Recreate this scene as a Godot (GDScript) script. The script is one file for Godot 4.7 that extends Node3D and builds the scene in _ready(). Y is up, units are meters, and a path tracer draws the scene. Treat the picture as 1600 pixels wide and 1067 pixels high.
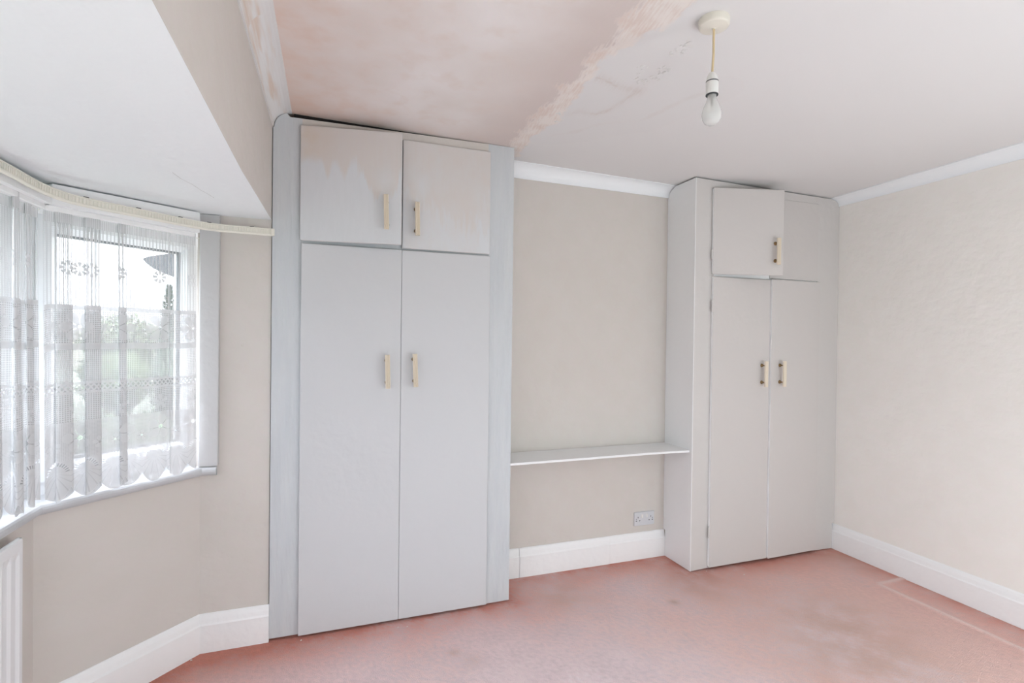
extends Node3D
# An empty bedroom corner with two built-in wardrobes, a bay window with lace curtains and a damp-stained ceiling.
# x runs along the back wall, y is up, z comes out of the back wall towards the camera; metres.

const UP := Vector3.UP
const XR := 3.5544            # right wall
const ZB := 4.40              # wall behind the camera
const ZF := 0.258             # face of the wardrobe frames
const P0 := Vector3(-0.283, 0, 0.246)      # inner corners of the bay
const P1 := Vector3(-0.700, 0, 0.663)
const P2 := Vector3(-0.700, 0, 3.000)
const P3 := Vector3(-0.283, 0, 3.417)
const SILL := 0.835
const SOFFIT := 1.925
const FILL_LAMP_ONE := Vector3(2.65, 0, 3.0)  # fill lamps added out of view to brighten the room
const FILL_LAMP_TWO := Vector3(1.2, 0, 3.9)
const FILL_LAMP_HIGH := 0.7
const FILL_LAMP_ENERGY := 0.16

var taken := {}
var rng := RandomNumberGenerator.new()
var M := {}

func _ready() -> void:
	rng.seed = 7
	setup_camera_and_light()
	make_materials()
	build_shell()
	build_bay()
	build_wardrobe_left()
	build_wardrobe_right()
	build_shelf_and_socket()
	build_pendant()
	build_radiator()
	build_curtain_gear()
	build_added_fill_lamp(FILL_LAMP_ONE, "added white globe fill lamp, unseen behind the camera on the right")
	build_added_fill_lamp(FILL_LAMP_TWO, "added white globe fill lamp, unseen behind the camera on the left")
	build_outside()
	build_small_bits()

func setup_camera_and_light() -> void:
	var cam := Camera3D.new()
	cam.name = "camera"
	var fwd := Vector3(0.33436941, -0.00814985, -0.94240685)
	var right := Vector3(0.94240006, 0.01233588, 0.33426032)
	var up := Vector3(-0.00890125, 0.9998907, -0.01180516)
	cam.transform = Transform3D(Basis(right, up, -fwd), Vector3(0.2510, 1.4270, 2.8873))
	cam.fov = rad_to_deg(2.0 * atan(533.5 / 809.59))
	cam.near = 0.02
	cam.far = 300.0
	add_child(cam)
	cam.current = true
	var we := WorldEnvironment.new()
	we.name = "environment"
	var e := Environment.new()
	e.background_mode = Environment.BG_SKY
	var sky := Sky.new()
	var sm := ProceduralSkyMaterial.new()
	sm.sky_top_color = Color(1.80, 1.85, 1.93)
	sm.sky_horizon_color = Color(0.66, 0.68, 0.70)
	sm.ground_horizon_color = Color(0.60, 0.62, 0.58)
	sm.ground_bottom_color = Color(0.42, 0.43, 0.40)
	sm.sky_curve = 0.6
	sm.sky_energy_multiplier = 1.0
	sky.sky_material = sm
	e.sky = sky
	e.background_energy_multiplier = 1.0
	e.tonemap_mode = Environment.TONE_MAPPER_LINEAR
	e.tonemap_exposure = 5.85
	e.sdfgi_enabled = true
	e.ssao_enabled = true
	e.ssil_enabled = true
	we.environment = e
	add_child(we)

# ------------------------------------------------------------------ names, things, parts

func numbered(called: String) -> String:
	var n: int = taken.get(called, 0)
	taken[called] = n + 1
	return called if n == 0 else "%s_%03d" % [called, n]

func tag(o: Node, label: String, category: String, group := "") -> Node:
	o.set_meta("label", label)
	o.set_meta("category", category)
	if group != "":
		o.set_meta("group", group)
	return o

func thing(called: String, label: String, category: String, at := Vector3.ZERO, turn := 0.0, group := "") -> Node3D:
	var o := Node3D.new()
	o.name = numbered(called)
	o.position = at
	o.rotation.y = turn
	add_child(o)
	tag(o, label, category, group)
	return o

func part(called: String, st: SurfaceTool, m: Material, parent: Node = self) -> MeshInstance3D:
	var o := MeshInstance3D.new()
	o.name = numbered(called) if parent == self else called
	var mesh := st.commit()
	mesh.surface_set_material(0, m)
	o.mesh = mesh
	parent.add_child(o, true)
	return o

func struct(called: String, st: SurfaceTool, m: Material, label := "", category := "") -> MeshInstance3D:
	var o := part(called, st, m)
	o.set_meta("kind", "structure")
	if label != "":
		tag(o, label, category)
	return o

func frame_node(called: String, label: String, category: String, at := Transform3D.IDENTITY) -> Node3D:
	var o := Node3D.new()
	o.name = numbered(called)
	o.transform = at
	add_child(o)
	o.set_meta("kind", "structure")
	tag(o, label, category)
	return o

# ------------------------------------------------------------------ shapes

func new_st() -> SurfaceTool:
	var st := SurfaceTool.new()
	st.begin(Mesh.PRIMITIVE_TRIANGLES)
	return st

func tri(st: SurfaceTool, a: Vector3, b: Vector3, c: Vector3, n: Vector3, ua := Vector2.ZERO, ub := Vector2.ZERO, uc := Vector2.ZERO) -> void:
	if (b - a).cross(c - a).dot(n) > 0.0:
		var t := b
		b = c
		c = t
		var u := ub
		ub = uc
		uc = u
	st.set_normal(n)
	st.set_uv(ua)
	st.add_vertex(a)
	st.set_normal(n)
	st.set_uv(ub)
	st.add_vertex(b)
	st.set_normal(n)
	st.set_uv(uc)
	st.add_vertex(c)

func quad(st: SurfaceTool, a: Vector3, b: Vector3, c: Vector3, d: Vector3, n: Vector3, ua := Vector2.ZERO, ub := Vector2.ZERO, uc := Vector2.ZERO, ud := Vector2.ZERO) -> void:
	tri(st, a, b, c, n, ua, ub, uc)
	tri(st, a, c, d, n, ua, uc, ud)

func tri_smooth(st: SurfaceTool, p: Array, n: Array, uv: Array) -> void:
	var order := [0, 1, 2]
	var a: Vector3 = p[0]
	var b: Vector3 = p[1]
	var c: Vector3 = p[2]
	if (b - a).cross(c - a).dot(n[0] + n[1] + n[2]) > 0.0:
		order = [0, 2, 1]
	for k in order:
		st.set_normal(n[k])
		st.set_uv(uv[k])
		st.add_vertex(p[k])

# a box with chamfered edges; the uv of every face runs 0..1 with v from the top down on upright faces
func cbox(st: SurfaceTool, lo: Vector3, hi: Vector3, bevel := 0.002, T := Transform3D.IDENTITY) -> void:
	var mid := (lo + hi) * 0.5
	var h := (hi - lo) * 0.5
	var b: float = minf(bevel, minf(h.x, minf(h.y, h.z)) * 0.9)
	var at := func(s: Vector3, axis: int) -> Vector3:
		var v := Vector3(s.x * (h.x - b), s.y * (h.y - b), s.z * (h.z - b))
		v[axis] = s[axis] * h[axis]
		return T * (mid + v)
	var uvof := func(s: Vector3, axis: int) -> Vector2:
		var q := s * 0.5 + Vector3(0.5, 0.5, 0.5)
		if axis == 2:
			return Vector2(q.x, 1.0 - q.y)
		if axis == 0:
			return Vector2(q.z, 1.0 - q.y)
		return Vector2(q.x, q.z)
	for axis in 3:
		var u := (axis + 1) % 3
		var w := (axis + 2) % 3
		for sg in [-1.0, 1.0]:
			var c := []
			var uvs := []
			for k in [[-1.0, -1.0], [1.0, -1.0], [1.0, 1.0], [-1.0, 1.0]]:
				var s := Vector3.ZERO
				s[axis] = sg
				s[u] = k[0]
				s[w] = k[1]
				c.append(at.call(s, axis))
				uvs.append(uvof.call(s, axis))
			var n := Vector3.ZERO
			n[axis] = sg
			quad(st, c[0], c[1], c[2], c[3], (T.basis * n).normalized(), uvs[0], uvs[1], uvs[2], uvs[3])
		for s1 in [-1.0, 1.0]:
			for s2 in [-1.0, 1.0]:
				var a := Vector3.ZERO
				a[u] = s1
				a[w] = s2
				var e := a
				a[axis] = -1.0
				e[axis] = 1.0
				var n := Vector3.ZERO
				n[u] = s1
				n[w] = s2
				quad(st, at.call(a, u), at.call(e, u), at.call(e, w), at.call(a, w), (T.basis * n).normalized())
	for sx in [-1.0, 1.0]:
		for sy in [-1.0, 1.0]:
			for sz in [-1.0, 1.0]:
				var s := Vector3(sx, sy, sz)
				tri(st, at.call(s, 0), at.call(s, 1), at.call(s, 2), (T.basis * s).normalized())

# polygon in the xy plane of T, drawn out along its z from z0 to z1
func prism(st: SurfaceTool, poly: PackedVector2Array, z0: float, z1: float, T := Transform3D.IDENTITY) -> void:
	var idx := Geometry2D.triangulate_polygon(poly)
	var ccw := 0.0
	for i in poly.size():
		ccw += poly[i].cross(poly[(i + 1) % poly.size()])
	for k in range(0, idx.size(), 3):
		for side in [[z0, -1.0], [z1, 1.0]]:
			var v := []
			for j in 3:
				var q: Vector2 = poly[idx[k + j]]
				v.append(T * Vector3(q.x, q.y, side[0]))
			tri(st, v[0], v[1], v[2], (T.basis * Vector3(0, 0, side[1])).normalized(), poly[idx[k]], poly[idx[k + 1]], poly[idx[k + 2]])
	for i in poly.size():
		var a: Vector2 = poly[i]
		var b: Vector2 = poly[(i + 1) % poly.size()]
		var d := (b - a)
		if d.length() < 1e-7:
			continue
		var n := Vector3(d.y, -d.x, 0) * signf(ccw)
		quad(st, T * Vector3(a.x, a.y, z0), T * Vector3(b.x, b.y, z0), T * Vector3(b.x, b.y, z1), T * Vector3(a.x, a.y, z1), (T.basis * n).normalized(), Vector2(a.x, a.y), Vector2(b.x, b.y), Vector2(b.x, b.y), Vector2(a.x, a.y))

# profile (x = into the room, y = up) carried along pts with mitred corners; only the stretches from..to-1 are drawn.
# walking along the path, the room is on the side of (direction x up)
func sweep(st: SurfaceTool, prof: PackedVector2Array, pts: Array, from := 0, to := -1, tall_a := 1.0, tall_b := 1.0) -> void:
	var n := []
	for i in pts.size() - 1:
		var d: Vector3 = pts[i + 1] - pts[i]
		d.y = 0
		n.append(d.normalized().cross(UP))
	var mit := []
	for i in pts.size():
		if i == 0:
			mit.append(n[0])
		elif i == pts.size() - 1:
			mit.append(n[i - 1])
		else:
			mit.append((n[i - 1] + n[i]) / (1.0 + n[i - 1].dot(n[i])))
	if to < 0:
		to = pts.size() - 1
	var ccw := 0.0
	for i in prof.size():
		ccw += prof[i].cross(prof[(i + 1) % prof.size()])
	var per := 0.0
	for i in prof.size():
		per += (prof[(i + 1) % prof.size()] - prof[i]).length()
	var idx := Geometry2D.triangulate_polygon(prof)
	var put := func(i: int, q: Vector2) -> Vector3:
		var k := lerpf(tall_a, tall_b, float(i) / (pts.size() - 1))
		return pts[i] + mit[i] * q.x + UP * q.y * k
	var along := 0.0
	for s in range(from, to):
		var ln: float = (pts[s + 1] - pts[s]).length()
		var v := 0.0
		for i in prof.size():
			var a: Vector2 = prof[i]
			var b: Vector2 = prof[(i + 1) % prof.size()]
			var d := b - a
			var nn: Vector3 = (n[s] * d.y - UP * d.x) * signf(ccw)
			var v2 := v + d.length() / per
			quad(st, put.call(s, a), put.call(s + 1, a), put.call(s + 1, b), put.call(s, b), nn.normalized(), Vector2(along, v), Vector2(along + ln, v), Vector2(along + ln, v2), Vector2(along, v2))
			v = v2
		along += ln
	for cap in [[from, -1.0], [to, 1.0]]:
		var i: int = cap[0]
		var d: Vector3 = (pts[mini(i + 1, pts.size() - 1)] - pts[maxi(i - 1, 0)]).normalized() * cap[1]
		for k in range(0, idx.size(), 3):
			tri(st, put.call(i, prof[idx[k]]), put.call(i, prof[idx[k + 1]]), put.call(i, prof[idx[k + 2]]), d)

func tube(st: SurfaceTool, pts: Array, r: float, sides := 8, caps := true) -> void:
	var rings := []
	var norms := []
	var last_u := Vector3.ZERO
	for i in pts.size():
		var d: Vector3 = (pts[mini(i + 1, pts.size() - 1)] - pts[maxi(i - 1, 0)]).normalized()
		var u := last_u - d * last_u.dot(d)
		if u.length() < 0.01:
			u = d.cross(UP if absf(d.y) < 0.9 else Vector3.RIGHT)
		u = u.normalized()
		last_u = u
		var w := d.cross(u)
		var ring := []
		var nm := []
		for k in sides:
			var a := TAU * k / sides
			var n := u * cos(a) + w * sin(a)
			ring.append(pts[i] + n * r)
			nm.append(n)
		rings.append(ring)
		norms.append(nm)
	var z := [Vector2.ZERO, Vector2.ZERO, Vector2.ZERO]
	for i in pts.size() - 1:
		for k in sides:
			var l := (k + 1) % sides
			tri_smooth(st, [rings[i][k], rings[i + 1][k], rings[i + 1][l]], [norms[i][k], norms[i + 1][k], norms[i + 1][l]], z)
			tri_smooth(st, [rings[i][k], rings[i + 1][l], rings[i][l]], [norms[i][k], norms[i + 1][l], norms[i][l]], z)
	if caps:
		for e in [[0, 1], [pts.size() - 1, pts.size() - 2]]:
			var c: Vector3 = pts[e[0]]
			var d: Vector3 = (c - pts[e[1]]).normalized()
			for k in sides:
				tri(st, c, rings[e[0]][k], rings[e[0]][(k + 1) % sides], d)

# profile of (radius, height) turned about the y axis of T
func lathe(st: SurfaceTool, prof: Array, sides := 24, T := Transform3D.IDENTITY) -> void:
	for i in prof.size() - 1:
		var a: Vector2 = prof[i]
		var b: Vector2 = prof[i + 1]
		var na := Vector2.ZERO
		var nb := Vector2.ZERO
		var here := Vector2((b - a).y, -(b - a).x).normalized()
		na = here
		nb = here
		if i > 0:
			var e: Vector2 = a - prof[i - 1]
			var pn := Vector2(e.y, -e.x).normalized()
			if pn.dot(here) > 0.6:
				na = (pn + here).normalized()
		if i < prof.size() - 2:
			var e: Vector2 = prof[i + 2] - b
			var fn := Vector2(e.y, -e.x).normalized()
			if fn.dot(here) > 0.6:
				nb = (fn + here).normalized()
		for k in sides:
			var p := []
			var n := []
			for j in [k, k + 1]:
				var t: float = TAU * j / sides
				var o := Vector3(cos(t), 0, sin(t))
				p.append(T * (o * a.x + UP * a.y))
				p.append(T * (o * b.x + UP * b.y))
				n.append((T.basis * (o * na.x + UP * na.y)).normalized())
				n.append((T.basis * (o * nb.x + UP * nb.y)).normalized())
			var z := [Vector2.ZERO, Vector2.ZERO, Vector2.ZERO]
			if b.x > 1e-6:
				tri_smooth(st, [p[0], p[1], p[3]], [n[0], n[1], n[3]], z)
			if a.x > 1e-6:
				tri_smooth(st, [p[0], p[3], p[2]], [n[0], n[3], n[2]], z)

func rect(x0: float, y0: float, x1: float, y1: float) -> PackedVector2Array:
	return PackedVector2Array([Vector2(x0, y0), Vector2(x1, y0), Vector2(x1, y1), Vector2(x0, y1)])

# a closed ring between two rectangles in the xy plane of T, with an optional slope towards the opening
func rect_ring(st: SurfaceTool, o: Rect2, i: Rect2, z_back: float, z_out: float, z_in: float, T := Transform3D.IDENTITY) -> void:
	var oc := [o.position, Vector2(o.end.x, o.position.y), o.end, Vector2(o.position.x, o.end.y)]
	var ic := [i.position, Vector2(i.end.x, i.position.y), i.end, Vector2(i.position.x, i.end.y)]
	var dirs := [Vector3(0, -1, 0), Vector3(1, 0, 0), Vector3(0, 1, 0), Vector3(-1, 0, 0)]
	for k in 4:
		var l := (k + 1) % 4
		var a: Vector2 = oc[k]
		var b: Vector2 = oc[l]
		var c: Vector2 = ic[l]
		var d: Vector2 = ic[k]
		var p := func(v: Vector2, z: float) -> Vector3: return T * Vector3(v.x, v.y, z)
		var fa: Vector3 = p.call(a, z_out)
		var fn: Vector3 = (p.call(b, z_out) - fa).cross(p.call(d, z_in) - fa).normalized()
		if fn.dot(T.basis.z) < 0:
			fn = -fn
		quad(st, fa, p.call(b, z_out), p.call(c, z_in), p.call(d, z_in), fn)
		quad(st, p.call(a, z_back), p.call(b, z_back), p.call(c, z_back), p.call(d, z_back), -T.basis.z)
		quad(st, p.call(a, z_back), p.call(b, z_back), p.call(b, z_out), p.call(a, z_out), T.basis * dirs[k])
		quad(st, p.call(d, z_back), p.call(c, z_back), p.call(c, z_in), p.call(d, z_in), -(T.basis * dirs[k]))

# height of the bay's low ceiling, which rises a little towards the back wall
func soffit_at(z: float) -> float:
	return 1.957 - 0.04 * (minf(z, 1.12) - 0.246)

func ceil_at(x: float, z: float) -> float:
	var q := clampf(z, 0.0, 1.6)
	return 2.466 - 0.018 * x + (q - 0.26) * (-0.015 + 0.0097 * x)

# ------------------------------------------------------------------ materials

func paint(col: Color, rough := 0.6, bump: Texture2D = null, scale := 1.0, depth := 0.3) -> StandardMaterial3D:
	var m := StandardMaterial3D.new()
	m.albedo_color = col
	m.roughness = rough
	m.uv1_triplanar = true
	m.uv1_world_triplanar = true
	m.uv1_scale = Vector3.ONE * scale
	if bump:
		m.normal_enabled = true
		m.normal_texture = bump
		m.normal_scale = depth
	return m

func noise(kind: int, freq: float, seed_: int, oct := 4) -> FastNoiseLite:
	var n := FastNoiseLite.new()
	n.noise_type = kind
	n.frequency = freq
	n.seed = seed_
	n.fractal_octaves = oct
	return n

func bump_from(n: FastNoiseLite, side: int, strength: float) -> ImageTexture:
	var im := n.get_seamless_image(side, side)
	im.convert(Image.FORMAT_RGBA8)
	im.bump_map_to_normal_map(strength)
	return ImageTexture.create_from_image(im)

# a mottled tint: noise run between two colours
func tint_from(n: FastNoiseLite, side: int, a: Color, b: Color) -> ImageTexture:
	var im := n.get_seamless_image(side, side)
	im.convert(Image.FORMAT_L8)
	var d := im.get_data()
	var out := PackedByteArray()
	out.resize(side * side * 3)
	for i in side * side:
		var t := d[i] / 255.0
		out[3 * i] = int(255.0 * lerpf(a.r, b.r, t))
		out[3 * i + 1] = int(255.0 * lerpf(a.g, b.g, t))
		out[3 * i + 2] = int(255.0 * lerpf(a.b, b.b, t))
	return ImageTexture.create_from_image(Image.create_from_data(side, side, false, Image.FORMAT_RGB8, out))

func make_materials() -> void:
	var roller := bump_from(noise(FastNoiseLite.TYPE_SIMPLEX_SMOOTH, 0.03, 3), 256, 3.0)
	var brush := bump_from(noise(FastNoiseLite.TYPE_SIMPLEX_SMOOTH, 0.05, 5), 256, 3.0)
	var pile := bump_from(noise(FastNoiseLite.TYPE_SIMPLEX, 0.12, 9), 256, 6.0)
	var mott := noise(FastNoiseLite.TYPE_SIMPLEX_SMOOTH, 0.012, 11)
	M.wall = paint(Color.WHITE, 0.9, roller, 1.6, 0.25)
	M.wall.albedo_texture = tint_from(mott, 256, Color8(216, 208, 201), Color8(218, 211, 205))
	M.wall_lit = paint(Color.WHITE, 0.9, roller, 1.6, 0.25)
	M.wall_lit.albedo_texture = tint_from(mott, 256, Color8(247, 241, 235), Color8(249, 244, 239))  # same cream paint, lightened to stand for the daylight on the right wall
	M.white_wall = paint(Color8(249, 250, 252), 0.85, roller, 1.6, 0.2)
	M.gloss = paint(Color8(247, 246, 246), 0.42, brush, 1.3, 0.12)
	M.gloss_warm = paint(Color8(212, 207, 204), 0.45, brush, 1.3, 0.12)
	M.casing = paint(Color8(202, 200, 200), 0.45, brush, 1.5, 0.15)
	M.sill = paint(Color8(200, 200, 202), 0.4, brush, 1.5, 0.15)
	M.trim = paint(Color8(249, 248, 248), 0.45, brush, 1.5, 0.2)
	M.frame = paint(Color.WHITE, 0.5, brush, 1.0, 0.3)
	M.frame.uv1_scale = Vector3(3.0, 0.35, 3.0)
	M.frame.albedo_texture = tint_from(noise(FastNoiseLite.TYPE_SIMPLEX_SMOOTH, 0.02, 21), 256, Color8(203, 206, 210), Color8(211, 213, 215))
	M.cream_rail = paint(Color8(216, 209, 203), 0.55, brush, 1.5, 0.3)
	M.door = paint(Color8(211, 211, 213), 0.5, brush, 1.2, 0.08)
	M.door_warm = paint(Color8(211, 205, 202), 0.5, brush, 1.2, 0.08)
	M.gap_shade = paint(Color8(34, 28, 26), 0.95)  # near-black, stands for the shade in the gaps above the wardrobes
	M.edge = paint(Color8(60, 52, 48), 0.9)
	M.pvc = paint(Color8(238, 239, 240), 0.3)
	M.seal = paint(Color8(128, 131, 135), 0.7)
	M.gasket = paint(Color8(70, 72, 75), 0.7)
	M.spacer = paint(Color8(150, 153, 156), 0.4)
	M.cream_plastic = paint(Color8(236, 231, 219), 0.45)
	M.cream_handle = paint(Color8(240, 226, 206), 0.35)
	M.brass = paint(Color8(150, 125, 88), 0.35)
	M.brass.metallic = 0.8
	M.white_plastic = paint(Color8(235, 233, 230), 0.35)
	M.ivory_plastic = paint(Color8(234, 228, 216), 0.4)
	M.dark = paint(Color8(48, 44, 42), 0.8)
	M.flex = paint(Color8(222, 200, 160), 0.6)
	M.socket = paint(Color8(216, 216, 219), 0.3)
	M.rad = paint(Color8(236, 235, 236), 0.35)
	M.crumb = paint(Color8(236, 230, 224), 0.9)
	M.flake = paint(Color8(231, 228, 226), 0.8)
	M.lit = paint(Color8(250, 248, 244), 0.4)
	M.lit.emission_enabled = true
	M.lit.emission = Color(1.0, 0.97, 0.92)
	M.lit.emission_energy_multiplier = 0.5
	M.wire = paint(Color8(225, 222, 214), 0.4)
	M.glass = StandardMaterial3D.new()
	M.glass.transparency = BaseMaterial3D.TRANSPARENCY_ALPHA
	M.glass.albedo_color = Color(0.9, 0.95, 0.95, 0.06)
	M.glass.roughness = 0.02
	M.bulb = StandardMaterial3D.new()
	M.bulb.transparency = BaseMaterial3D.TRANSPARENCY_ALPHA
	M.bulb.albedo_color = Color(0.93, 0.93, 0.92, 0.5)
	M.bulb.roughness = 0.12
	M.filament = paint(Color8(120, 116, 110), 0.5)
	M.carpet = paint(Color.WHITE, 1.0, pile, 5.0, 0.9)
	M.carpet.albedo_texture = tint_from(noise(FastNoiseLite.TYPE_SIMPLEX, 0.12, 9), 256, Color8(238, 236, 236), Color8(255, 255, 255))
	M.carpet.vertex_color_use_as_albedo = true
	M.carpet.rim_enabled = true
	M.carpet.rim = 0.2
	M.ceiling = StandardMaterial3D.new()
	M.ceiling.albedo_texture = ceiling_texture()
	M.ceiling.roughness = 0.9
	M.cove_stained = paint(Color.WHITE, 0.8)
	M.cove_stained.uv1_triplanar = false
	M.cove_stained.uv1_scale = Vector3(0.3, 1, 1)
	M.cove_stained.albedo_texture = cove_texture()
	M.door_stain_a = paint(Color.WHITE, 0.5)
	M.door_stain_a.uv1_triplanar = false
	M.door_stain_a.uv1_scale = Vector3.ONE
	M.door_stain_a.albedo_texture = stain_texture(0)
	M.door_stain_b = paint(Color.WHITE, 0.5)
	M.door_stain_b.uv1_triplanar = false
	M.door_stain_b.uv1_scale = Vector3.ONE
	M.door_stain_b.albedo_texture = stain_texture(1)
	M.lace = StandardMaterial3D.new()
	M.lace.transparency = BaseMaterial3D.TRANSPARENCY_ALPHA
	M.lace.albedo_texture = lace_texture()
	M.lace.albedo_color = Color(0.88, 0.88, 0.885)
	M.lace.roughness = 0.9
	M.lace.cull_mode = BaseMaterial3D.CULL_DISABLED
	M.lace.backlight_enabled = true
	M.lace.backlight = Color(0.30, 0.30, 0.30)
	M.slate = paint(Color8(60, 61, 65), 0.9)
	M.render = paint(Color8(190, 186, 178), 0.9)
	M.leaf = paint(Color8(64, 74, 54), 0.8)
	M.leaf_dark = paint(Color8(54, 66, 52), 0.8)
	M.leaf_light = paint(Color8(78, 88, 60), 0.8)
	M.bark = paint(Color8(92, 78, 64), 0.9)
	M.grass = paint(Color8(78, 84, 70), 1.0)

func seg_dist(p: Vector2, line: Array) -> float:
	var best := 9.0
	for i in line.size() - 1:
		var q := Geometry2D.get_closest_point_to_segment(p, line[i], line[i + 1])
		best = minf(best, p.distance_to(q))
	return best

# distance field of a polyline or polygon over a square of the given side (metres), stored in a small image and enlarged
func field(side_m: float, off: Vector2, small: int, big: int, line: Array, closed: bool) -> Image:
	var im := Image.create_empty(small, small, false, Image.FORMAT_RF)
	var poly := PackedVector2Array(line)
	var ring := line.duplicate()
	if closed:
		ring.append(line[0])
	for j in small:
		for i in small:
			var p := off + Vector2(i + 0.5, j + 0.5) * side_m / small
			var d := seg_dist(p, ring)
			if closed and Geometry2D.is_point_in_polygon(p, poly):
				d = -d
			im.set_pixel(i, j, Color(d, 0, 0))
	im.resize(big, big, Image.INTERPOLATE_BILINEAR)
	return im

# the ceiling: white emulsion, a bare pink plaster patch with a scraped, streaked edge, fine cracks and a salmon damp corner
func ceiling_texture() -> ImageTexture:
	var big := 1536
	var side := 3.7
	var off := Vector2(-0.05, -0.05)
	var outer := [Vector2(1.239, 0.24), Vector2(1.236, 0.33), Vector2(1.215, 0.42), Vector2(1.262, 0.654), Vector2(1.228, 0.82), Vector2(1.238, 0.922), Vector2(1.205, 1.07), Vector2(1.190, 1.192), Vector2(1.198, 1.274), Vector2(1.228, 1.362), Vector2(1.265, 1.443), Vector2(1.285, 1.53), Vector2(1.285, 1.62), Vector2(1.33, 1.9), Vector2(1.3, 2.2), Vector2(0.9, 2.5), Vector2(0.0, 2.5), Vector2(0.0, 0.0), Vector2(1.23, 0.0)]
	var inner := [Vector2(1.12, 0.22), Vector2(1.138, 0.417), Vector2(1.151, 0.741), Vector2(1.157, 0.877), Vector2(1.160, 0.986), Vector2(1.111, 1.06), Vector2(1.124, 1.19), Vector2(1.131, 1.324), Vector2(1.120, 1.397), Vector2(1.102, 1.427), Vector2(1.110, 1.515), Vector2(1.12, 1.7), Vector2(1.15, 1.95)]
	var c1 := [Vector2(1.182, 1.062), Vector2(1.23, 1.085), Vector2(1.282, 1.076), Vector2(1.341, 1.05), Vector2(1.43, 1.051)]
	var c2 := [Vector2(1.442, 1.056), Vector2(1.429, 0.99), Vector2(1.417, 0.853), Vector2(1.382, 0.789), Vector2(1.301, 0.79), Vector2(1.278, 0.752)]
	var c3 := [Vector2(1.30, 0.50), Vector2(1.39, 0.58), Vector2(1.446, 0.702), Vector2(1.605, 0.808), Vector2(1.635, 0.923), Vector2(1.656, 1.064), Vector2(1.70, 1.15)]
	var fo := field(side, off, 200, big, outer, true)
	var fi := field(side, off, 200, big, inner, false)
	var f1 := field(side, off, 256, big, c1, false)
	var f2 := field(side, off, 256, big, c2, false)
	var f3 := field(side, off, 256, big, c3, false)
	var fod := fo.get_data().to_float32_array()
	var fid := fi.get_data().to_float32_array()
	var f1d := f1.get_data().to_float32_array()
	var f2d := f2.get_data().to_float32_array()
	var f3d := f3.get_data().to_float32_array()
	var n_soft := noise(FastNoiseLite.TYPE_SIMPLEX_SMOOTH, 1.6, 31)
	var n_mid := noise(FastNoiseLite.TYPE_SIMPLEX_SMOOTH, 6.0, 32)
	var n_streak := noise(FastNoiseLite.TYPE_SIMPLEX_SMOOTH, 1.0, 33)
	var out := PackedByteArray()
	out.resize(big * big * 3)
	var white := Vector3(232, 229, 228)
	for j in big:
		var z := off.y + (j + 0.5) * side / big
		for i in big:
			var k := j * big + i
			var x := off.x + (i + 0.5) * side / big
			var c := white
			var d := fod[k]
			if x < 2.0 and z < 2.6:
				# scraped streaks run along the edge of the patch
				var st := n_streak.get_noise_2d((x + 0.16 * z) * 95.0, (z - 0.16 * x) * 9.0)
				var md := n_mid.get_noise_2d(x, z)
				var e := d + st * 0.012 + md * 0.025 + n_soft.get_noise_2d(x * 9.0, z * 9.0) * 0.018
				if e < 0.012:
					var cover := smoothstep(0.012, -0.014, e)
					var so := n_soft.get_noise_2d(x, z)
					var p := Vector3(238, 229, 224).lerp(Vector3(246, 240, 238), clampf(so * 1.3 + 0.45, 0, 1))
					p = p.lerp(Vector3(236, 222, 214), clampf(md * 0.9 - 0.05, 0, 0.7))
					# salmon corner near the left wall and the wardrobe
					var damp := exp(-maxf(x - 0.08, 0.0) * 4.5) * 0.75 + exp(-maxf(z - 0.26, 0.0) * 6.0 - maxf(x - 0.1, 0.0) * 1.6) * 0.6
					p = p.lerp(Vector3(238, 210, 194), clampf(damp * (0.75 + 0.5 * md), 0, 0.9))
					# darker band before the scraped strip
					var w := fid[k] + md * 0.03
					var on_strip := smoothstep(-0.01, 0.03, x - 1.135 + st * 0.03 + md * 0.05)
					var band := exp(-pow(w / 0.20, 2.0)) * (1.0 - on_strip)
					p = p.lerp(Vector3(218, 204, 198), clampf(band * 0.9, 0, 1))
					if on_strip > 0.0:
						var sc := Vector3(240, 231, 225).lerp(Vector3(229, 212, 203), clampf(0.35 + st * 0.9 + md * 1.1, 0, 1))
						p = p.lerp(sc, on_strip)
					c = white.lerp(p, cover)
				elif d < 0.25:
					var cr := 0.0
					cr = maxf(cr, exp(-absf(f1d[k] + md * 0.012) / 0.0035) * 0.3)
					cr = maxf(cr, exp(-absf(f1d[k] + st * 0.03) / 0.02) * 0.14)
					c = white.lerp(Vector3(190, 165, 150), cr)
				if d > 0.0:
					var cr2 := exp(-absf(f2d[k] + md * 0.012) / 0.003) * 0.22 + exp(-absf(f2d[k] + st * 0.02) / 0.02) * 0.14
					cr2 += exp(-absf(f3d[k] + md * 0.02) / 0.010) * 0.12
					c = c.lerp(Vector3(205, 188, 178), clampf(cr2, 0, 0.6))
			out[3 * k] = int(c.x)
			out[3 * k + 1] = int(c.y)
			out[3 * k + 2] = int(c.z)
	return ImageTexture.create_from_image(Image.create_from_data(big, big, false, Image.FORMAT_RGB8, out))

# the carpet: pink pile, paler in the middle of the room, redder towards the skirtings and wardrobes
var carpet_noise := []

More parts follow.
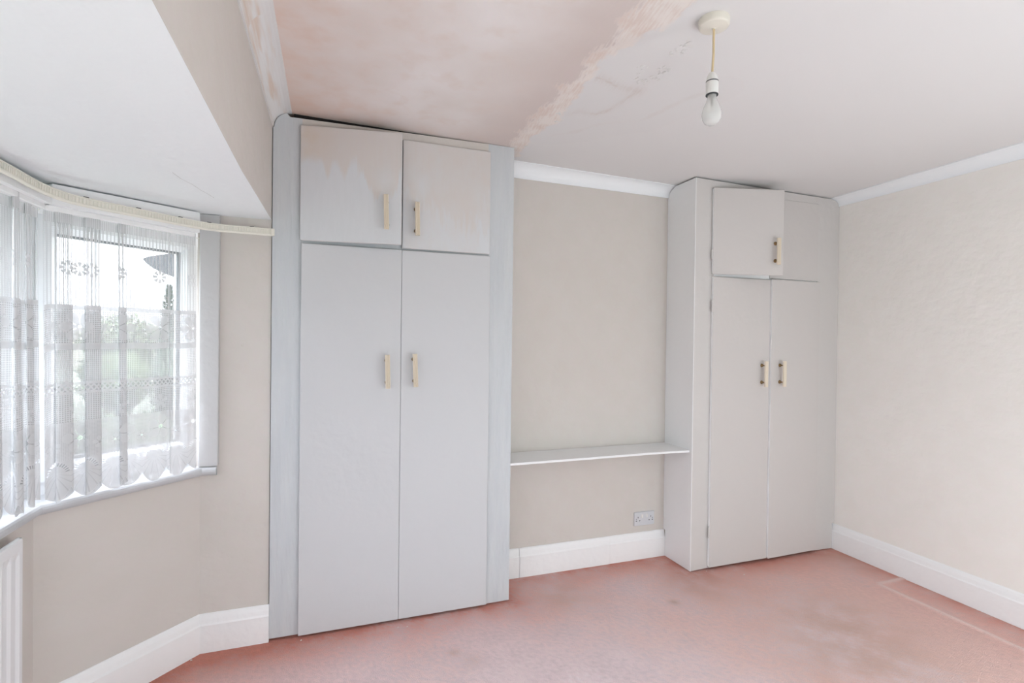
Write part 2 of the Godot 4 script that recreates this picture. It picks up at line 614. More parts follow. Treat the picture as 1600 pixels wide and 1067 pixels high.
func carpet_colour(x: float, z: float) -> Color:
	if carpet_noise.is_empty():
		carpet_noise = [noise(FastNoiseLite.TYPE_SIMPLEX_SMOOTH, 1.4, 41, 3), noise(FastNoiseLite.TYPE_SIMPLEX_SMOOTH, 5.0, 42), noise(FastNoiseLite.TYPE_SIMPLEX, 40.0, 43, 2)]
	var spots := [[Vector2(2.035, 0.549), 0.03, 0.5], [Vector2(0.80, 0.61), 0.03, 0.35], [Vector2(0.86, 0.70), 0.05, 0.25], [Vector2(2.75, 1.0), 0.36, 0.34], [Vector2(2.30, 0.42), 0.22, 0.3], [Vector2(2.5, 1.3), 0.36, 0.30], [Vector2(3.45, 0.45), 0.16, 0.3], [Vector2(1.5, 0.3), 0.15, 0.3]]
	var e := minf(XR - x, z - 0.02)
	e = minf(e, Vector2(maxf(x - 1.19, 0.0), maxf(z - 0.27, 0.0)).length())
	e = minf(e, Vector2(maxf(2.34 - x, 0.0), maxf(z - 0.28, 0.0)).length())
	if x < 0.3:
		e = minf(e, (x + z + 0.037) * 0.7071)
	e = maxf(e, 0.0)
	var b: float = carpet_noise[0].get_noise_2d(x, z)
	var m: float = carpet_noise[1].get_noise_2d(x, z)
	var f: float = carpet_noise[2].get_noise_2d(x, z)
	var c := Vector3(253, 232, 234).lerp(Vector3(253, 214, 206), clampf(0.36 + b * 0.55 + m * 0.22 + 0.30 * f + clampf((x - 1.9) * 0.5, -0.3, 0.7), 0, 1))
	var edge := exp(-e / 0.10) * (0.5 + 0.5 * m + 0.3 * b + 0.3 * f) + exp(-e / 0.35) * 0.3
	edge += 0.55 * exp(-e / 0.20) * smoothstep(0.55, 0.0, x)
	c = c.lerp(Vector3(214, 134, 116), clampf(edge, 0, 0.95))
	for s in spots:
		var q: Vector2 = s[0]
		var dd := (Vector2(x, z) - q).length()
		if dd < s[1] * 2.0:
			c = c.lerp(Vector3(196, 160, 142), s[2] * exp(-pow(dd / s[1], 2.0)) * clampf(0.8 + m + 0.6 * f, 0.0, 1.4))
	c *= 1.0 + 0.05 * f + 0.03 * m
	return Color(c.x / 255.0, c.y / 255.0, c.z / 255.0).srgb_to_linear()

# white coving whose ceiling edge is streaked with bare pink plaster
func cove_texture() -> ImageTexture:
	var w := 512
	var h := 128
	var n := noise(FastNoiseLite.TYPE_SIMPLEX_SMOOTH, 0.02, 51)
	var out := PackedByteArray()
	out.resize(w * h * 3)
	for j in h:
		var v := float(j) / h
		for i in w:
			var a := n.get_noise_2d(i * 0.6, j * 3.5)
			var near := smoothstep(0.30, 0.42, v) * smoothstep(0.62, 0.45, v)
			var t := clampf(near * (0.25 + a * 1.6) + maxf(a - 0.25, 0.0) * 0.9 * smoothstep(0.15, 0.4, v), 0, 0.8)
			var c := Vector3(236, 234, 233).lerp(Vector3(224, 204, 190), t)
			var k := 3 * (j * w + i)
			out[k] = int(c.x)
			out[k + 1] = int(c.y)
			out[k + 2] = int(c.z)
	return ImageTexture.create_from_image(Image.create_from_data(w, h, false, Image.FORMAT_RGB8, out))

# cream water stains on the top cupboard doors: 0 has a tide line with drips, 1 is smeared nearly all over
func stain_texture(which: int) -> ImageTexture:
	var s := 256
	var n := noise(FastNoiseLite.TYPE_SIMPLEX_SMOOTH, 0.012, 61 + which)
	var n2 := noise(FastNoiseLite.TYPE_SIMPLEX_SMOOTH, 0.035, 63 + which)
	var out := PackedByteArray()
	out.resize(s * s * 3)
	for j in s:
		var v := float(j) / s
		for i in s:
			var u := float(i) / s
			var a := n.get_noise_2d(i, j * 0.8)
			var b := n2.get_noise_2d(i * 2.0, j * 0.35)
			var t := 0.0
			var deep := 0.0
			if which == 0:
				var line := 0.30 + 0.05 * a
				line += 0.15 * exp(-pow((u - 0.255) / 0.035, 2.0)) + 0.15 * exp(-pow((u - 0.425) / 0.045, 2.0))
				if u > 0.55:
					line = maxf(line, 0.34 + 0.26 * smoothstep(0.55, 0.75, u) * smoothstep(1.02, 0.9, u) + 0.10 * b)
				t = smoothstep(line + 0.045, line - 0.075, v) * 0.85
				deep = clampf(smoothstep(0.40, 0.05, u) * smoothstep(0.36, 0.2, v) * (0.7 + a) * smoothstep(-0.05, 0.12, u + a * 0.1), 0, 1)
				var swirl := exp(-pow(Vector2(u - 0.84, (v - 0.42) * 0.9).length() / 0.10, 2.0))
				t = lerpf(t, 0.25, swirl * 0.8)
			else:
				t = 0.75 - 0.55 * smoothstep(0.55, 0.8, v + b * 0.25 - (u - 0.5) * 0.25) + 0.25 * a
				t -= 0.5 * exp(-pow(Vector2(u - 0.2, (v - 0.42) * 0.6).length() / 0.07, 2.0))
				t -= 0.35 * smoothstep(0.75, 0.98, u) * smoothstep(0.4, 0.6, v + b * 0.3)
			t = clampf(t + 0.10 * b, 0, 1)
			var c := Vector3(218, 219, 222).lerp(Vector3(216, 208, 203), t).lerp(Vector3(217, 201, 187), deep * 0.7)
			var k := 3 * (j * s + i)
			out[k] = int(c.x)
			out[k + 1] = int(c.y)
			out[k + 2] = int(c.z)
	return ImageTexture.create_from_image(Image.create_from_data(s, s, false, Image.FORMAT_RGB8, out))

# net lace, one repeat 0.30 m wide and 1.08 m tall: striped net with small flowers, a band of large flowers, plain net,
# a zigzag band, dense flowered net and scalloped shells at the hem
func lace_texture() -> ImageTexture:
	var w := 512
	var h := 1792
	var rw := 0.30
	var rh := 1.08
	var out := PackedByteArray()
	out.resize(w * h * 4)
	out.fill(255)
	var tw := func(x: float, p: float, t: float) -> float:
		var q := absf(fposmod(x, p) / p - 0.5) * 2.0
		return smoothstep(1.0 - t - 0.12, 1.0 - t + 0.12, q)
	var gx := PackedFloat32Array()
	var sx := PackedFloat32Array()
	var fx := PackedFloat32Array()
	var bx := PackedFloat32Array()
	for i in w:
		var x := (i + 0.5) * rw / w
		gx.append(tw.call(x, 0.0075, 0.34))
		sx.append(tw.call(x, 0.0060, 0.42))
		bx.append(tw.call(x, 0.0125, 0.24))
		fx.append(tw.call(x, 0.0050, 0.45))
	for j in h:
		var y := (j + 0.5) * rh / h
		var gy: float = tw.call(y, 0.0075, 0.30)
		var gy2: float = tw.call(y, 0.0075, 0.14)
		var fy: float = tw.call(y, 0.0050, 0.42)
		for i in w:
			var x := (i + 0.5) * rw / w
			var a := 0.0
			if y < 0.055:
				a = 0.72 + 0.20 * sx[i]
			elif y < 0.352:
				a = 0.10 + 0.87 * bx[i] + 0.10 * gy2
				var q := Vector2(fposmod(x, 0.15) - 0.075, y - 0.215)
				var r := q.length()
				if r < 0.030:
					var ph := cos(4.0 * q.angle())
					if r > 0.010 and r < 0.027 and absf(ph) > 0.45:
						a = 0.98
			elif y < 0.368:
				a = 0.88
			elif y < 0.495:
				a = 0.46 + 0.46 * maxf(gx[i], gy)
				var q := Vector2(fposmod(x, 0.15) - 0.075, y - 0.432)
				var r := q.length()
				if r < 0.060:
					var ph := absf(cos(3.0 * q.angle()))
					if r < 0.011:
						a = 0.92 if r > 0.006 else 0.35
					elif r < 0.022 + 0.036 * pow(ph, 0.55):
						a = 0.86
						if ph < 0.25:
							a = 0.55
			elif y < 0.520:
				a = 0.88
			elif y < 0.640:
				a = 0.36 + 0.54 * maxf(sx[i] * 0.9, gy2)
			elif y < 0.685:
				a = 0.86
				var zz := absf(fposmod(x, 0.018) / 0.018 - 0.5) * 2.0
				if absf((y - 0.6625) / 0.012) < 1.0 and absf(zz - absf((y - 0.6625) / 0.012)) > 0.42:
					a = 0.35
			elif y < 0.785:
				a = 0.50 + 0.42 * maxf(gx[i], gy)
				var q := Vector2(fposmod(x, 0.15) - 0.075, y - 0.745)
				var r := q.length()
				if r < 0.036 and absf(cos(2.5 * q.angle() + 0.8)) * 0.034 > r:
					a = 0.85
			elif y < 0.925:
				a = 0.72 + 0.20 * maxf(fx[i], fy)
				for cx in [0.0, 0.075, 0.15]:
					var q := Vector2(fposmod(x + cx, 0.15) - 0.075, y - (0.850 if cx != 0.075 else 0.875))
					var r := q.length()
					if r < 0.052 * (1.0 if cx != 0.075 else 0.45):
						var rr := r / (1.0 if cx != 0.075 else 0.45)
						var ph := absf(cos(2.5 * q.angle() + 0.3))
						if rr < 0.009:
							a = 0.3
						elif rr < 0.020 + 0.032 * sqrt(ph):
							a = 0.94 if ph > 0.2 else 0.62
			elif y < 0.965:
				a = 0.84
				var q := Vector2(fposmod(x, 0.10) - 0.05, y - 0.972)
				var r := q.length()
				if absf(r - 0.040) < 0.006:
					a = 0.35 + 0.5 * tw.call(q.angle(), 0.2, 0.5)
			else:
				var u := absf(fposmod(x, 0.10) / 0.10 - 0.5) * 2.0
				var hem := 1.072 - 0.045 * pow(u, 2.2)
				if y < hem:
					a = 0.86
					var q := Vector2(fposmod(x, 0.10) - 0.05, y - 0.965)
					if q.length() > 0.02 and absf(sin(9.0 * q.angle())) < 0.22:
						a = 0.70
					if y > hem - 0.006:
						a = 0.92
				else:
					a = 0.0
			out[4 * (j * w + i) + 3] = int(255.0 * clampf(a, 0, 1))
	return ImageTexture.create_from_image(Image.create_from_data(w, h, false, Image.FORMAT_RGBA8, out))

# ------------------------------------------------------------------ the room

const SKIRT := [Vector2(0, 0), Vector2(0.020, 0), Vector2(0.020, 0.122), Vector2(0.016, 0.129), Vector2(0.013, 0.148), Vector2(0.008, 0.164), Vector2(0.003, 0.170), Vector2(0, 0.170)]

func coving_profile(wide: float, tall: float) -> PackedVector2Array:
	# origin where wall and ceiling meet; a concave quarter with small square lips
	var p := PackedVector2Array([Vector2(-0.004, 0.03), Vector2(-0.004, -tall), Vector2(0.006, -tall)])
	for k in 11:
		var a := PI * 0.5 * k / 10.0
		p.append(Vector2(0.006 + (wide - 0.006) * (1.0 - cos(a)), -tall + 0.004 + (tall - 0.010) * sin(a)))
	p.append(Vector2(wide, 0.03))
	return p

func build_shell() -> void:
	# walls with thickness
	var st := new_st()
	cbox(st, Vector3(-0.30, -0.12, -0.20), Vector3(XR + 0.2, 2.62, 0.0), 0.001)
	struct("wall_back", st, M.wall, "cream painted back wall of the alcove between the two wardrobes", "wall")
	st = new_st()
	cbox(st, Vector3(XR, -0.12, 0.0), Vector3(XR + 0.2, 2.62, ZB), 0.001)
	struct("wall_right", st, M.wall_lit, "long cream painted wall on the right with white skirting", "wall")
	st = new_st()
	cbox(st, Vector3(-0.30, -0.12, ZB), Vector3(XR + 0.2, 2.62, ZB + 0.2), 0.001)
	struct("wall_front", st, M.wall, "plain cream wall behind the camera", "wall")
	st = new_st()
	cbox(st, Vector3(-0.30, -0.12, 0.0), Vector3(0.0, 2.0, P0.z), 0.001)       # stub beside the wardrobe
	cbox(st, Vector3(-0.30, -0.12, P3.z), Vector3(0.0, 2.0, ZB), 0.001)
	# over the bay opening; drawn in the zy plane
	prism(st, PackedVector2Array([Vector2(0.0, soffit_at(0.0) + 0.0005), Vector2(1.12, soffit_at(1.12) + 0.0005), Vector2(ZB, soffit_at(1.12) + 0.0005), Vector2(ZB, 2.62), Vector2(0.0, 2.62)]), 0.0, 0.10, Transform3D(Basis(Vector3(0, 0, 1), Vector3(0, 1, 0), Vector3(-1, 0, 0)), Vector3.ZERO))
	struct("wall_left", st, M.wall, "cream window wall with the deep bulkhead over the bay opening", "wall")
	# the ceiling: its underside follows the old slope
	st = new_st()
	var n := 24
	var x0 := -0.02
	var x1 := XR + 0.05
	var z0 := -0.03
	var z1 := ZB + 0.05
	var cp := func(i: int, j: int) -> Vector3:
		var x := lerpf(x0, x1, float(i) / n)
		var z := lerpf(z0, z1, float(j) / n)
		return Vector3(x, ceil_at(x, z), z)
	var cu := func(v: Vector3) -> Vector2: return Vector2((v.x + 0.05) / 3.7, (v.z + 0.05) / 3.7)
	for j in n:
		for i in n:
			var a: Vector3 = cp.call(i, j)
			var b: Vector3 = cp.call(i + 1, j)
			var c: Vector3 = cp.call(i + 1, j + 1)
			var d: Vector3 = cp.call(i, j + 1)
			quad(st, a, b, c, d, (b - a).cross(d - a).normalized() * (1.0 if (b - a).cross(d - a).y < 0 else -1.0), cu.call(a), cu.call(b), cu.call(c), cu.call(d))
	var top := 2.60
	quad(st, Vector3(x0, top, z0), Vector3(x1, top, z0), Vector3(x1, top, z1), Vector3(x0, top, z1), UP)
	for s in [[0, 0, n, 0, Vector3(0, 0, -1)], [n, 0, n, n, Vector3(1, 0, 0)], [0, n, n, n, Vector3(0, 0, 1)], [0, 0, 0, n, Vector3(-1, 0, 0)]]:
		var a: Vector3 = cp.call(s[0], s[1])
		var b: Vector3 = cp.call(s[2], s[3])
		quad(st, a, b, Vector3(b.x, top, b.z), Vector3(a.x, top, a.z), s[4])
	var ceiling := struct("ceiling", st, M.ceiling, "white ceiling with a bare pink plaster patch from a leak", "ceiling")
	# blistered paint hanging off the ceiling between the patch and the lamp
	var groups := [[Vector2(1.345, 1.216), 0.018, 5], [Vector2(1.395, 1.125), 0.022, 7], [Vector2(1.418, 1.120), 0.02, 7], [Vector2(1.440, 1.185), 0.026, 9], [Vector2(1.432, 1.235), 0.022, 9], [Vector2(1.402, 1.345), 0.024, 9], [Vector2(1.404, 1.405), 0.026, 9], [Vector2(1.36, 1.18), 0.012, 3], [Vector2(1.262, 0.655), 0.016, 5], [Vector2(1.222, 0.74), 0.014, 4], [Vector2(1.24, 0.30), 0.008, 3]]
	for g in groups:
		st = new_st()
		for k in g[2]:
			var q: Vector2 = g[0] + Vector2(rng.randf_range(-1, 1), rng.randf_range(-1, 1)) * g[1]
			var y := ceil_at(q.x, q.y)
			var r := rng.randf_range(0.004, 0.011)
			var turn := rng.randf() * TAU
			var lift := rng.randf_range(0.0008, 0.0028)
			var ring := []
			for s in 7:
				var a := turn + TAU * s / 7.0
				var rr := r * rng.randf_range(0.6, 1.1)
				ring.append(Vector3(q.x + cos(a) * rr, y - 0.0005 - lift * maxf(0.0, cos(a - turn)), q.y + sin(a) * rr))
			var c := Vector3(q.x, y - 0.001 - lift * 0.3, q.y)
			for s in 7:
				var a: Vector3 = ring[s]
				var b: Vector3 = ring[(s + 1) % 7]
				var nn := (a - c).cross(b - c).normalized()
				if nn.y > 0:
					nn = -nn
				tri(st, c, a, b, nn)
				quad(st, a, b, b + UP * 0.0012, a + UP * 0.0012, ((a + b) * 0.5 - c).normalized())
		part("paint_blister", st, M.flake, ceiling)
	# the carpet
	floor_mesh()
	# coving along the back wall, the right wall and the bulkhead
	st = new_st()
	sweep(st, coving_profile(0.075, 0.088), [Vector3(0.0, ceil_at(0, 0), 0), Vector3(1.18, ceil_at(1.18, 0), 0), Vector3(2.36, ceil_at(2.36, 0), 0), Vector3(XR, ceil_at(XR, 0), 0)], 0, -1, 1.02, 0.60)
	struct("trim_1", st, M.white_wall, "white plaster coving along the top of the alcove wall", "coving")
	st = new_st()
	sweep(st, coving_profile(0.080, 0.078), [Vector3(XR, ceil_at(XR, 0.0), 0.0), Vector3(XR, ceil_at(XR, 1.3), 1.3), Vector3(XR, ceil_at(XR, 2.6), 2.6), Vector3(XR, ceil_at(XR, ZB), ZB)], 0, -1, 0.62, 1.1)
	struct("trim_2", st, M.white_wall, "white plaster coving along the top of the right wall", "coving")
	st = new_st()
	sweep(st, coving_profile(0.082, 0.082), [Vector3(0, ceil_at(0, ZB), ZB), Vector3(0, ceil_at(0, 1.6), 1.6), Vector3(0, ceil_at(0, 0.24), 0.24)])
	struct("trim_3", st, M.cove_stained, "white coving on the bulkhead streaked with bare pink plaster", "coving")
	# skirting boards
	var prof := PackedVector2Array(SKIRT)
	var bb := frame_node("baseboard_back", "white skirting in three lengths along the alcove wall", "skirting")
	for s in [[1.16, 1.3325, 0.0, 0.0], [1.3350, 1.9420, 0.001, 0.0012], [1.9434, 2.357, 0.0, 0.0]]:
		st = new_st()
		sweep(st, prof, [Vector3(s[0], 0, s[2]), Vector3(s[1], 0, s[3])])
		part("skirting_board", st, M.trim, bb)
	st = new_st()
	sweep(st, prof, [Vector3(XR, 0, 0.24), Vector3(XR, 0, ZB)])
	struct("baseboard_right", st, M.trim, "tall white skirting board along the right wall", "skirting")
	var bay := [Vector3(0, 0, P3.z), P3, P2, P1, P0, Vector3(0.003, 0, P0.z)]
	st = new_st()
	sweep(st, prof, bay, 4, 5)
	struct("baseboard_left", st, M.trim, "short white skirting between the bay and the tall left wardrobe", "skirting")
	var by := frame_node("baseboard_bay", "white skirting under the bay window", "skirting")
	for k in 4:
		st = new_st()
		sweep(st, prof, bay, k, k + 1)
		part("skirting_board", st, M.trim, by)

func floor_mesh() -> void:
	var step := 0.0125
	var nx := 346
	var nz := 192
	var ox := -0.76
	var oz := -0.01
	var v := PackedVector3Array()
	var nn := PackedVector3Array()
	var cc := PackedColorArray()
	var ix := PackedInt32Array()
	var soft := noise(FastNoiseLite.TYPE_SIMPLEX_SMOOTH, 3.0, 71, 3)
	var hh := PackedFloat32Array()
	for j in nz + 1:
		for i in nx + 1:
			var x := ox + i * step
			var z := oz + j * step
			var y := -0.001 + 0.0012 * soft.get_noise_2d(x, z)
			# a join in the carpet near the right wall, slightly ridged
			var along := minf(absf(x - (3.321 + 0.004 * soft.get_noise_2d(z, 3.0))) if z > 0.745 else 9.0, absf(z - 0.746) if x > 3.32 else 9.0)
			y += 0.006 * exp(-pow(along / 0.014, 2.0))
			hh.append(y)
			v.append(Vector3(x, y, z))
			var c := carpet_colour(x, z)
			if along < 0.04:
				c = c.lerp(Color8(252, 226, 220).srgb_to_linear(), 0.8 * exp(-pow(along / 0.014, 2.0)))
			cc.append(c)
	for j in nz + 1:
		for i in nx + 1:
			var a := hh[j * (nx + 1) + maxi(i - 1, 0)]
			var b := hh[j * (nx + 1) + mini(i + 1, nx)]
			var c := hh[maxi(j - 1, 0) * (nx + 1) + i]
			var d := hh[mini(j + 1, nz) * (nx + 1) + i]
			nn.append(Vector3(a - b, 2.0 * step, c - d).normalized())
	for j in nz:
		for i in nx:
			var k := j * (nx + 1) + i
			ix.append_array([k, k + 1, k + nx + 2, k, k + nx + 2, k + nx + 1])
	# the rest of the room behind, and the thickness below
	var zb := oz + nz * step
	var xe := ox + nx * step
	var base := v.size()
	for q in [Vector3(ox, -0.001, zb), Vector3(xe, -0.001, zb), Vector3(xe, -0.001, ZB + 0.02), Vector3(ox, -0.001, ZB + 0.02)]:
		v.append(q)
		nn.append(UP)
		cc.append(Color8(238, 210, 210).srgb_to_linear())
	ix.append_array([base, base + 1, base + 2, base, base + 2, base + 3])
	base = v.size()
	for q in [Vector3(ox, -0.1, oz), Vector3(xe, -0.1, oz), Vector3(xe, -0.1, ZB + 0.02), Vector3(ox, -0.1, ZB + 0.02)]:
		v.append(q)
		nn.append(-UP)
		cc.append(Color(0.4, 0.35, 0.3))
	ix.append_array([base, base + 2, base + 1, base, base + 3, base + 2])
	var arr := []
	arr.resize(Mesh.ARRAY_MAX)
	arr[Mesh.ARRAY_VERTEX] = v
	arr[Mesh.ARRAY_NORMAL] = nn
	arr[Mesh.ARRAY_COLOR] = cc
	arr[Mesh.ARRAY_INDEX] = ix
	var mesh := ArrayMesh.new()
	mesh.add_surface_from_arrays(Mesh.PRIMITIVE_TRIANGLES, arr)
	mesh.surface_set_material(0, M.carpet)
	var o := MeshInstance3D.new()
	o.name = numbered("floor")
	o.mesh = mesh
	add_child(o)
	o.set_meta("kind", "structure")
	tag(o, "worn pink fitted carpet, paler in the middle and redder at the edges", "carpet")

# ------------------------------------------------------------------ the bay and its windows

func offset_path(d: float) -> Array:
	# the inner line of the bay walls moved outwards by d
	var pts := [Vector3(0, 0, P3.z), P3, P2, P1, P0, Vector3(0, 0, P0.z)]
	var out := []
	for i in range(1, 5):
		var a: Vector3 = (pts[i] - pts[i - 1]).normalized().cross(UP)
		var b: Vector3 = (pts[i + 1] - pts[i]).normalized().cross(UP)
		out.append(pts[i] - (a + b) / (1.0 + a.dot(b)) * d)
	return out

func build_bay() -> void:
	var o2 := offset_path(0.22)
	# walls under the sills
	var st := new_st()
	var inner := [P3, P2, P1, P0]
	for k in 3:
		var a: Vector3 = inner[k]
		var b: Vector3 = inner[k + 1]
		var c: Vector3 = o2[k + 1]
		var d: Vector3 = o2[k]
		var flat := PackedVector2Array([Vector2(a.x, -a.z), Vector2(b.x, -b.z), Vector2(c.x, -c.z), Vector2(d.x, -d.z)])
		prism(st, flat, -0.1, SILL - 0.043, Transform3D(Basis(Vector3(1, 0, 0), Vector3(0, 0, -1), Vector3(0, 1, 0)), Vector3.ZERO))
	struct("wall_bay", st, M.wall, "cream painted wall below the sill of the bay window", "wall")
	# the low ceiling of the bay
	var o3 := offset_path(0.34)
	var zc := 1.12
	st = new_st()
	# the back part slopes gently, the rest is level
	prism(st, PackedVector2Array([Vector2(-0.001, -zc), Vector2(o3[2].x, -zc), Vector2(o3[2].x, -o3[2].z), Vector2(o3[3].x, -P0.z + 0.1), Vector2(-0.001, -P0.z)]), 0.0, 0.10, Transform3D(Basis(Vector3(1, 0, 0), Vector3(0, 0.04, -1), Vector3(0, 1, 0)), Vector3(0, soffit_at(0.0), 0)))
	prism(st, PackedVector2Array([Vector2(-0.001, -P3.z), Vector2(o3[0].x, -P3.z - 0.1), Vector2(o3[1].x, -o3[1].z), Vector2(o3[1].x, -zc), Vector2(-0.001, -zc)]), soffit_at(zc), soffit_at(zc) + 0.10, Transform3D(Basis(Vector3(1, 0, 0), Vector3(0, 0, -1), Vector3(0, 1, 0)), Vector3.ZERO))
	var soffit := struct("ceiling_001", st, M.white_wall, "smooth white low ceiling over the bay window", "ceiling")
	# its hairline crack
	st = new_st()
	var cr := [Vector3(-0.21, 0, 1.01), Vector3(-0.205, 0, 0.93), Vector3(-0.188, 0, 0.86), Vector3(-0.180, 0, 0.78), Vector3(-0.168, 0, 0.71), Vector3(-0.160, 0, 0.655)]
	for k in cr.size() - 1:
		var a: Vector3 = cr[k] + UP * (soffit_at(cr[k].z) - 0.0002)
		var b: Vector3 = cr[k + 1] + UP * (soffit_at(cr[k + 1].z) - 0.0002)
		var w := Vector3(0.0007, 0, 0)
		quad(st, a - w, a + w, b + w, b - w, -UP)
	part("hairline_crack", st, paint(Color8(186, 182, 178), 0.9), soffit)
	# windows: facets seen from inside, left to right
	window_facet(P1, P0, 1, 2, "side window of the bay next to the tall wardrobe, behind lace")
	window_facet(P2, P1, 4, 1, "wide front window of the bay at the far left, behind lace")
	window_facet(P3, P2, 1, 0, "far side window of the bay near the camera")
	# upright casings where the bay meets the wall
	for z in [P0.z, P3.z]:
		st = new_st()
		var s := 1.0 if z < 1.0 else -1.0
		var za: float = z + s * 0.024
		var zb: float = z - s * 0.10
		cbox(st, Vector3(-0.287, SILL, minf(za, zb)), Vector3(-0.209, soffit_at(maxf(za, zb)) - 0.0015, maxf(za, zb)), 0.003)
		if z < 1.0:
			struct("trim_4", st, M.casing, "broad white upright casing at the right end of the side window", "casing")
		else:
			struct("trim_5", st, M.casing, "white upright casing at the near end of the bay", "casing")

func window_facet(a: Vector3, b: Vector3, lights: int, which: int, label: String) -> void:
	var ln := (b - a).length()
	var e := (b - a).normalized()
	var nin := e.cross(UP)
	var T := Transform3D(Basis(e, UP, nin), a)
	var win := frame_node("window_%d" % (which + 1), label, "window", T)
	var x0 := -0.028
	var x1 := ln + 0.028
	var zf := -0.073
	# board above the window, standing in front of it
	var st := new_st()
	var yr := soffit_at(a.z) - 0.006
	var xe := ln - (0.048 if which == 2 else 0.024)
	var yl := soffit_at(maxf(b.z, 0.3)) - 0.006
	prism(st, PackedVector2Array([Vector2(0.024, 1.862), Vector2(xe, 1.862), Vector2(xe, minf(yl, 1.95) if which == 2 else minf(yl, yr)), Vector2(0.024, minf(yl, yr) - 0.002)]), -0.16, 0.058)
	cbox(st, Vector3(0.0145, 1.844, -0.10), Vector3(ln - (0.052 if which == 2 else 0.0145), 1.864, 0.035), 0.003)
	part("head_board", st, M.trim, win)
	# sill with a round nose
	st = new_st()
	var nose := PackedVector2Array([Vector2(-0.20, SILL - 0.043), Vector2(0.010, SILL - 0.043)])
	for k in 9:
		var t := -PI / 2 + PI * k / 8.0
		nose.append(Vector2(0.010 + 0.0205 * cos(t), SILL - 0.0215 + 0.0215 * sin(t)))
	nose.append(Vector2(-0.20, SILL + 0.012))
	var bay := [Vector3(-0.216, 0, P3.z), P3, P2, P1, P0, Vector3(-0.216, 0, P0.z)]
	var k0 := 3 - which
	if which == 2:
		k0 = 3
	elif which == 1:
		k0 = 2
	else:
		k0 = 1
	k0 = {2: 3, 1: 2, 0: 1}[which]
	var inv := T.affine_inverse()
	var local := []
	for p in bay:
		local.append(inv * p)
	# a hair's gap at the joints
	if which == 2:
		sweep(st, nose, local, 3, 5)
	elif which == 0:
		sweep(st, nose, local, 0, 2)
	else:
		sweep(st, nose, local, 2, 3)
	part("window_sill", st, M.sill, win)
	# outer frame
	st = new_st()
	rect_ring(st, Rect2(x0, SILL + 0.004, x1 - x0, 1.90 - SILL), Rect2(x0 + 0.056, SILL + 0.050, x1 - x0 - 0.112, 1.90 - SILL - 0.096), -0.15, zf, zf - 0.002)
	if lights > 1:
		for k in range(1, lights):
			var xm := x0 + (x1 - x0) * k / lights
			cbox(st, Vector3(xm - 0.035, SILL + 0.04, -0.15), Vector3(xm + 0.035, 1.87, zf), 0.004)
	part("window_frame", st, M.pvc, win)
	for k in lights:
		var xa := x0 + (x1 - x0) * k / lights + (0.056 if k == 0 else 0.036) + 0.001
		var xb := x0 + (x1 - x0) * (k + 1) / lights - (0.056 if k == lights - 1 else 0.036) - 0.001
		if which == 2:
			xb = 0.5995
		st = new_st()
		var outer := Rect2(xa, SILL + 0.052, xb - xa, 1.853 - SILL - 0.052)
		var bead := Rect2(xa + 0.044, SILL + 0.096, xb - xa - 0.088, 1.808 - SILL - 0.096)
		var glaz := Rect2(xa + 0.066, SILL + 0.112, xb - xa - 0.132, 1.787 - SILL - 0.112)
		if which == 2:
			bead.size.x += 0.012
			glaz.size.x += 0.018
		rect_ring(st, outer, bead, -0.13, zf + 0.012, zf + 0.012)
		rect_ring(st, bead, glaz, -0.12, zf + 0.011, zf - 0.016)
		var sash := part("sash", st, M.pvc, win)
		st = new_st()
		rect_ring(st, glaz.grow(0.002), glaz.grow(-0.004), -0.112, zf - 0.0165, zf - 0.018)
		part("gasket", st, M.seal, sash)
		st = new_st()
		rect_ring(st, glaz.grow(0.002), glaz.grow(-0.009), -0.110, -0.100, -0.1005)
		part("spacer_bar", st, M.spacer, sash)
		st = new_st()
		var g := glaz.grow(0.003)
		cbox(st, Vector3(g.position.x, g.position.y, -0.099), Vector3(g.end.x, g.end.y, -0.095), 0.0005)
		part("pane", st, M.glass, sash)

# ------------------------------------------------------------------ wardrobes

func handle(parent: Node3D, x: float, y: float, z: float, tilt: float) -> void:
	# ridged cream bar on two brass posts
	var T := Transform3D(Basis(Vector3(0, 0, 1), tilt), Vector3(x, y, z))
	var st := new_st()
	var half := 0.0115
	var p := PackedVector2Array([Vector2(-half, 0.034), Vector2(half, 0.034)])
	for k in 4:
		var xa := half - k * half * 0.5
		for q in 5:
			var t := PI * q / 4.0
			if k < 3 and q == 4:
				continue
			p.append(Vector2(xa - half * 0.25 + half * 0.25 * cos(t), 0.0405 + 0.0045 * sin(t)))
	var B := Basis(Vector3(1, 0, 0), Vector3(0, 0, 1), Vector3(0, -1, 0))
	prism(st, p, -0.082, 0.082, T * Transform3D(B, Vector3.ZERO))
	part("handle_bar", st, M.cream_handle, parent)
	for s in [-0.054, 0.054]:
		st = new_st()
		var A := Basis(Vector3(1, 0, 0), Vector3(0, 0, 1), Vector3(0, -1, 0))
		lathe(st, [Vector2(0.0, 0.0), Vector2(0.0115, 0.0), Vector2(0.0115, 0.003), Vector2(0.009, 0.006), Vector2(0.005, 0.009), Vector2(0.0042, 0.022), Vector2(0.005, 0.036), Vector2(0.0, 0.0365)], 14, T * Transform3D(A, Vector3(0, s, 0)))
		part("handle_post", st, M.brass, parent)

# a door leaf whose hinge stands at (x, z); wide > 0 runs to the right of it
func leaf(parent: Node3D, x: float, y0: float, y1: float, wide: float, open: float, m: Material, z := ZF + 0.0005) -> MeshInstance3D:
	var st := new_st()
	cbox(st, Vector3(minf(0, wide), 0, 0), Vector3(maxf(0, wide), y1 - y0, 0.018), 0.0025)
	var o := part("door", st, m, parent)
	o.position = Vector3(x, y0, z)
	o.rotation.y = -open if wide > 0 else open
	return o

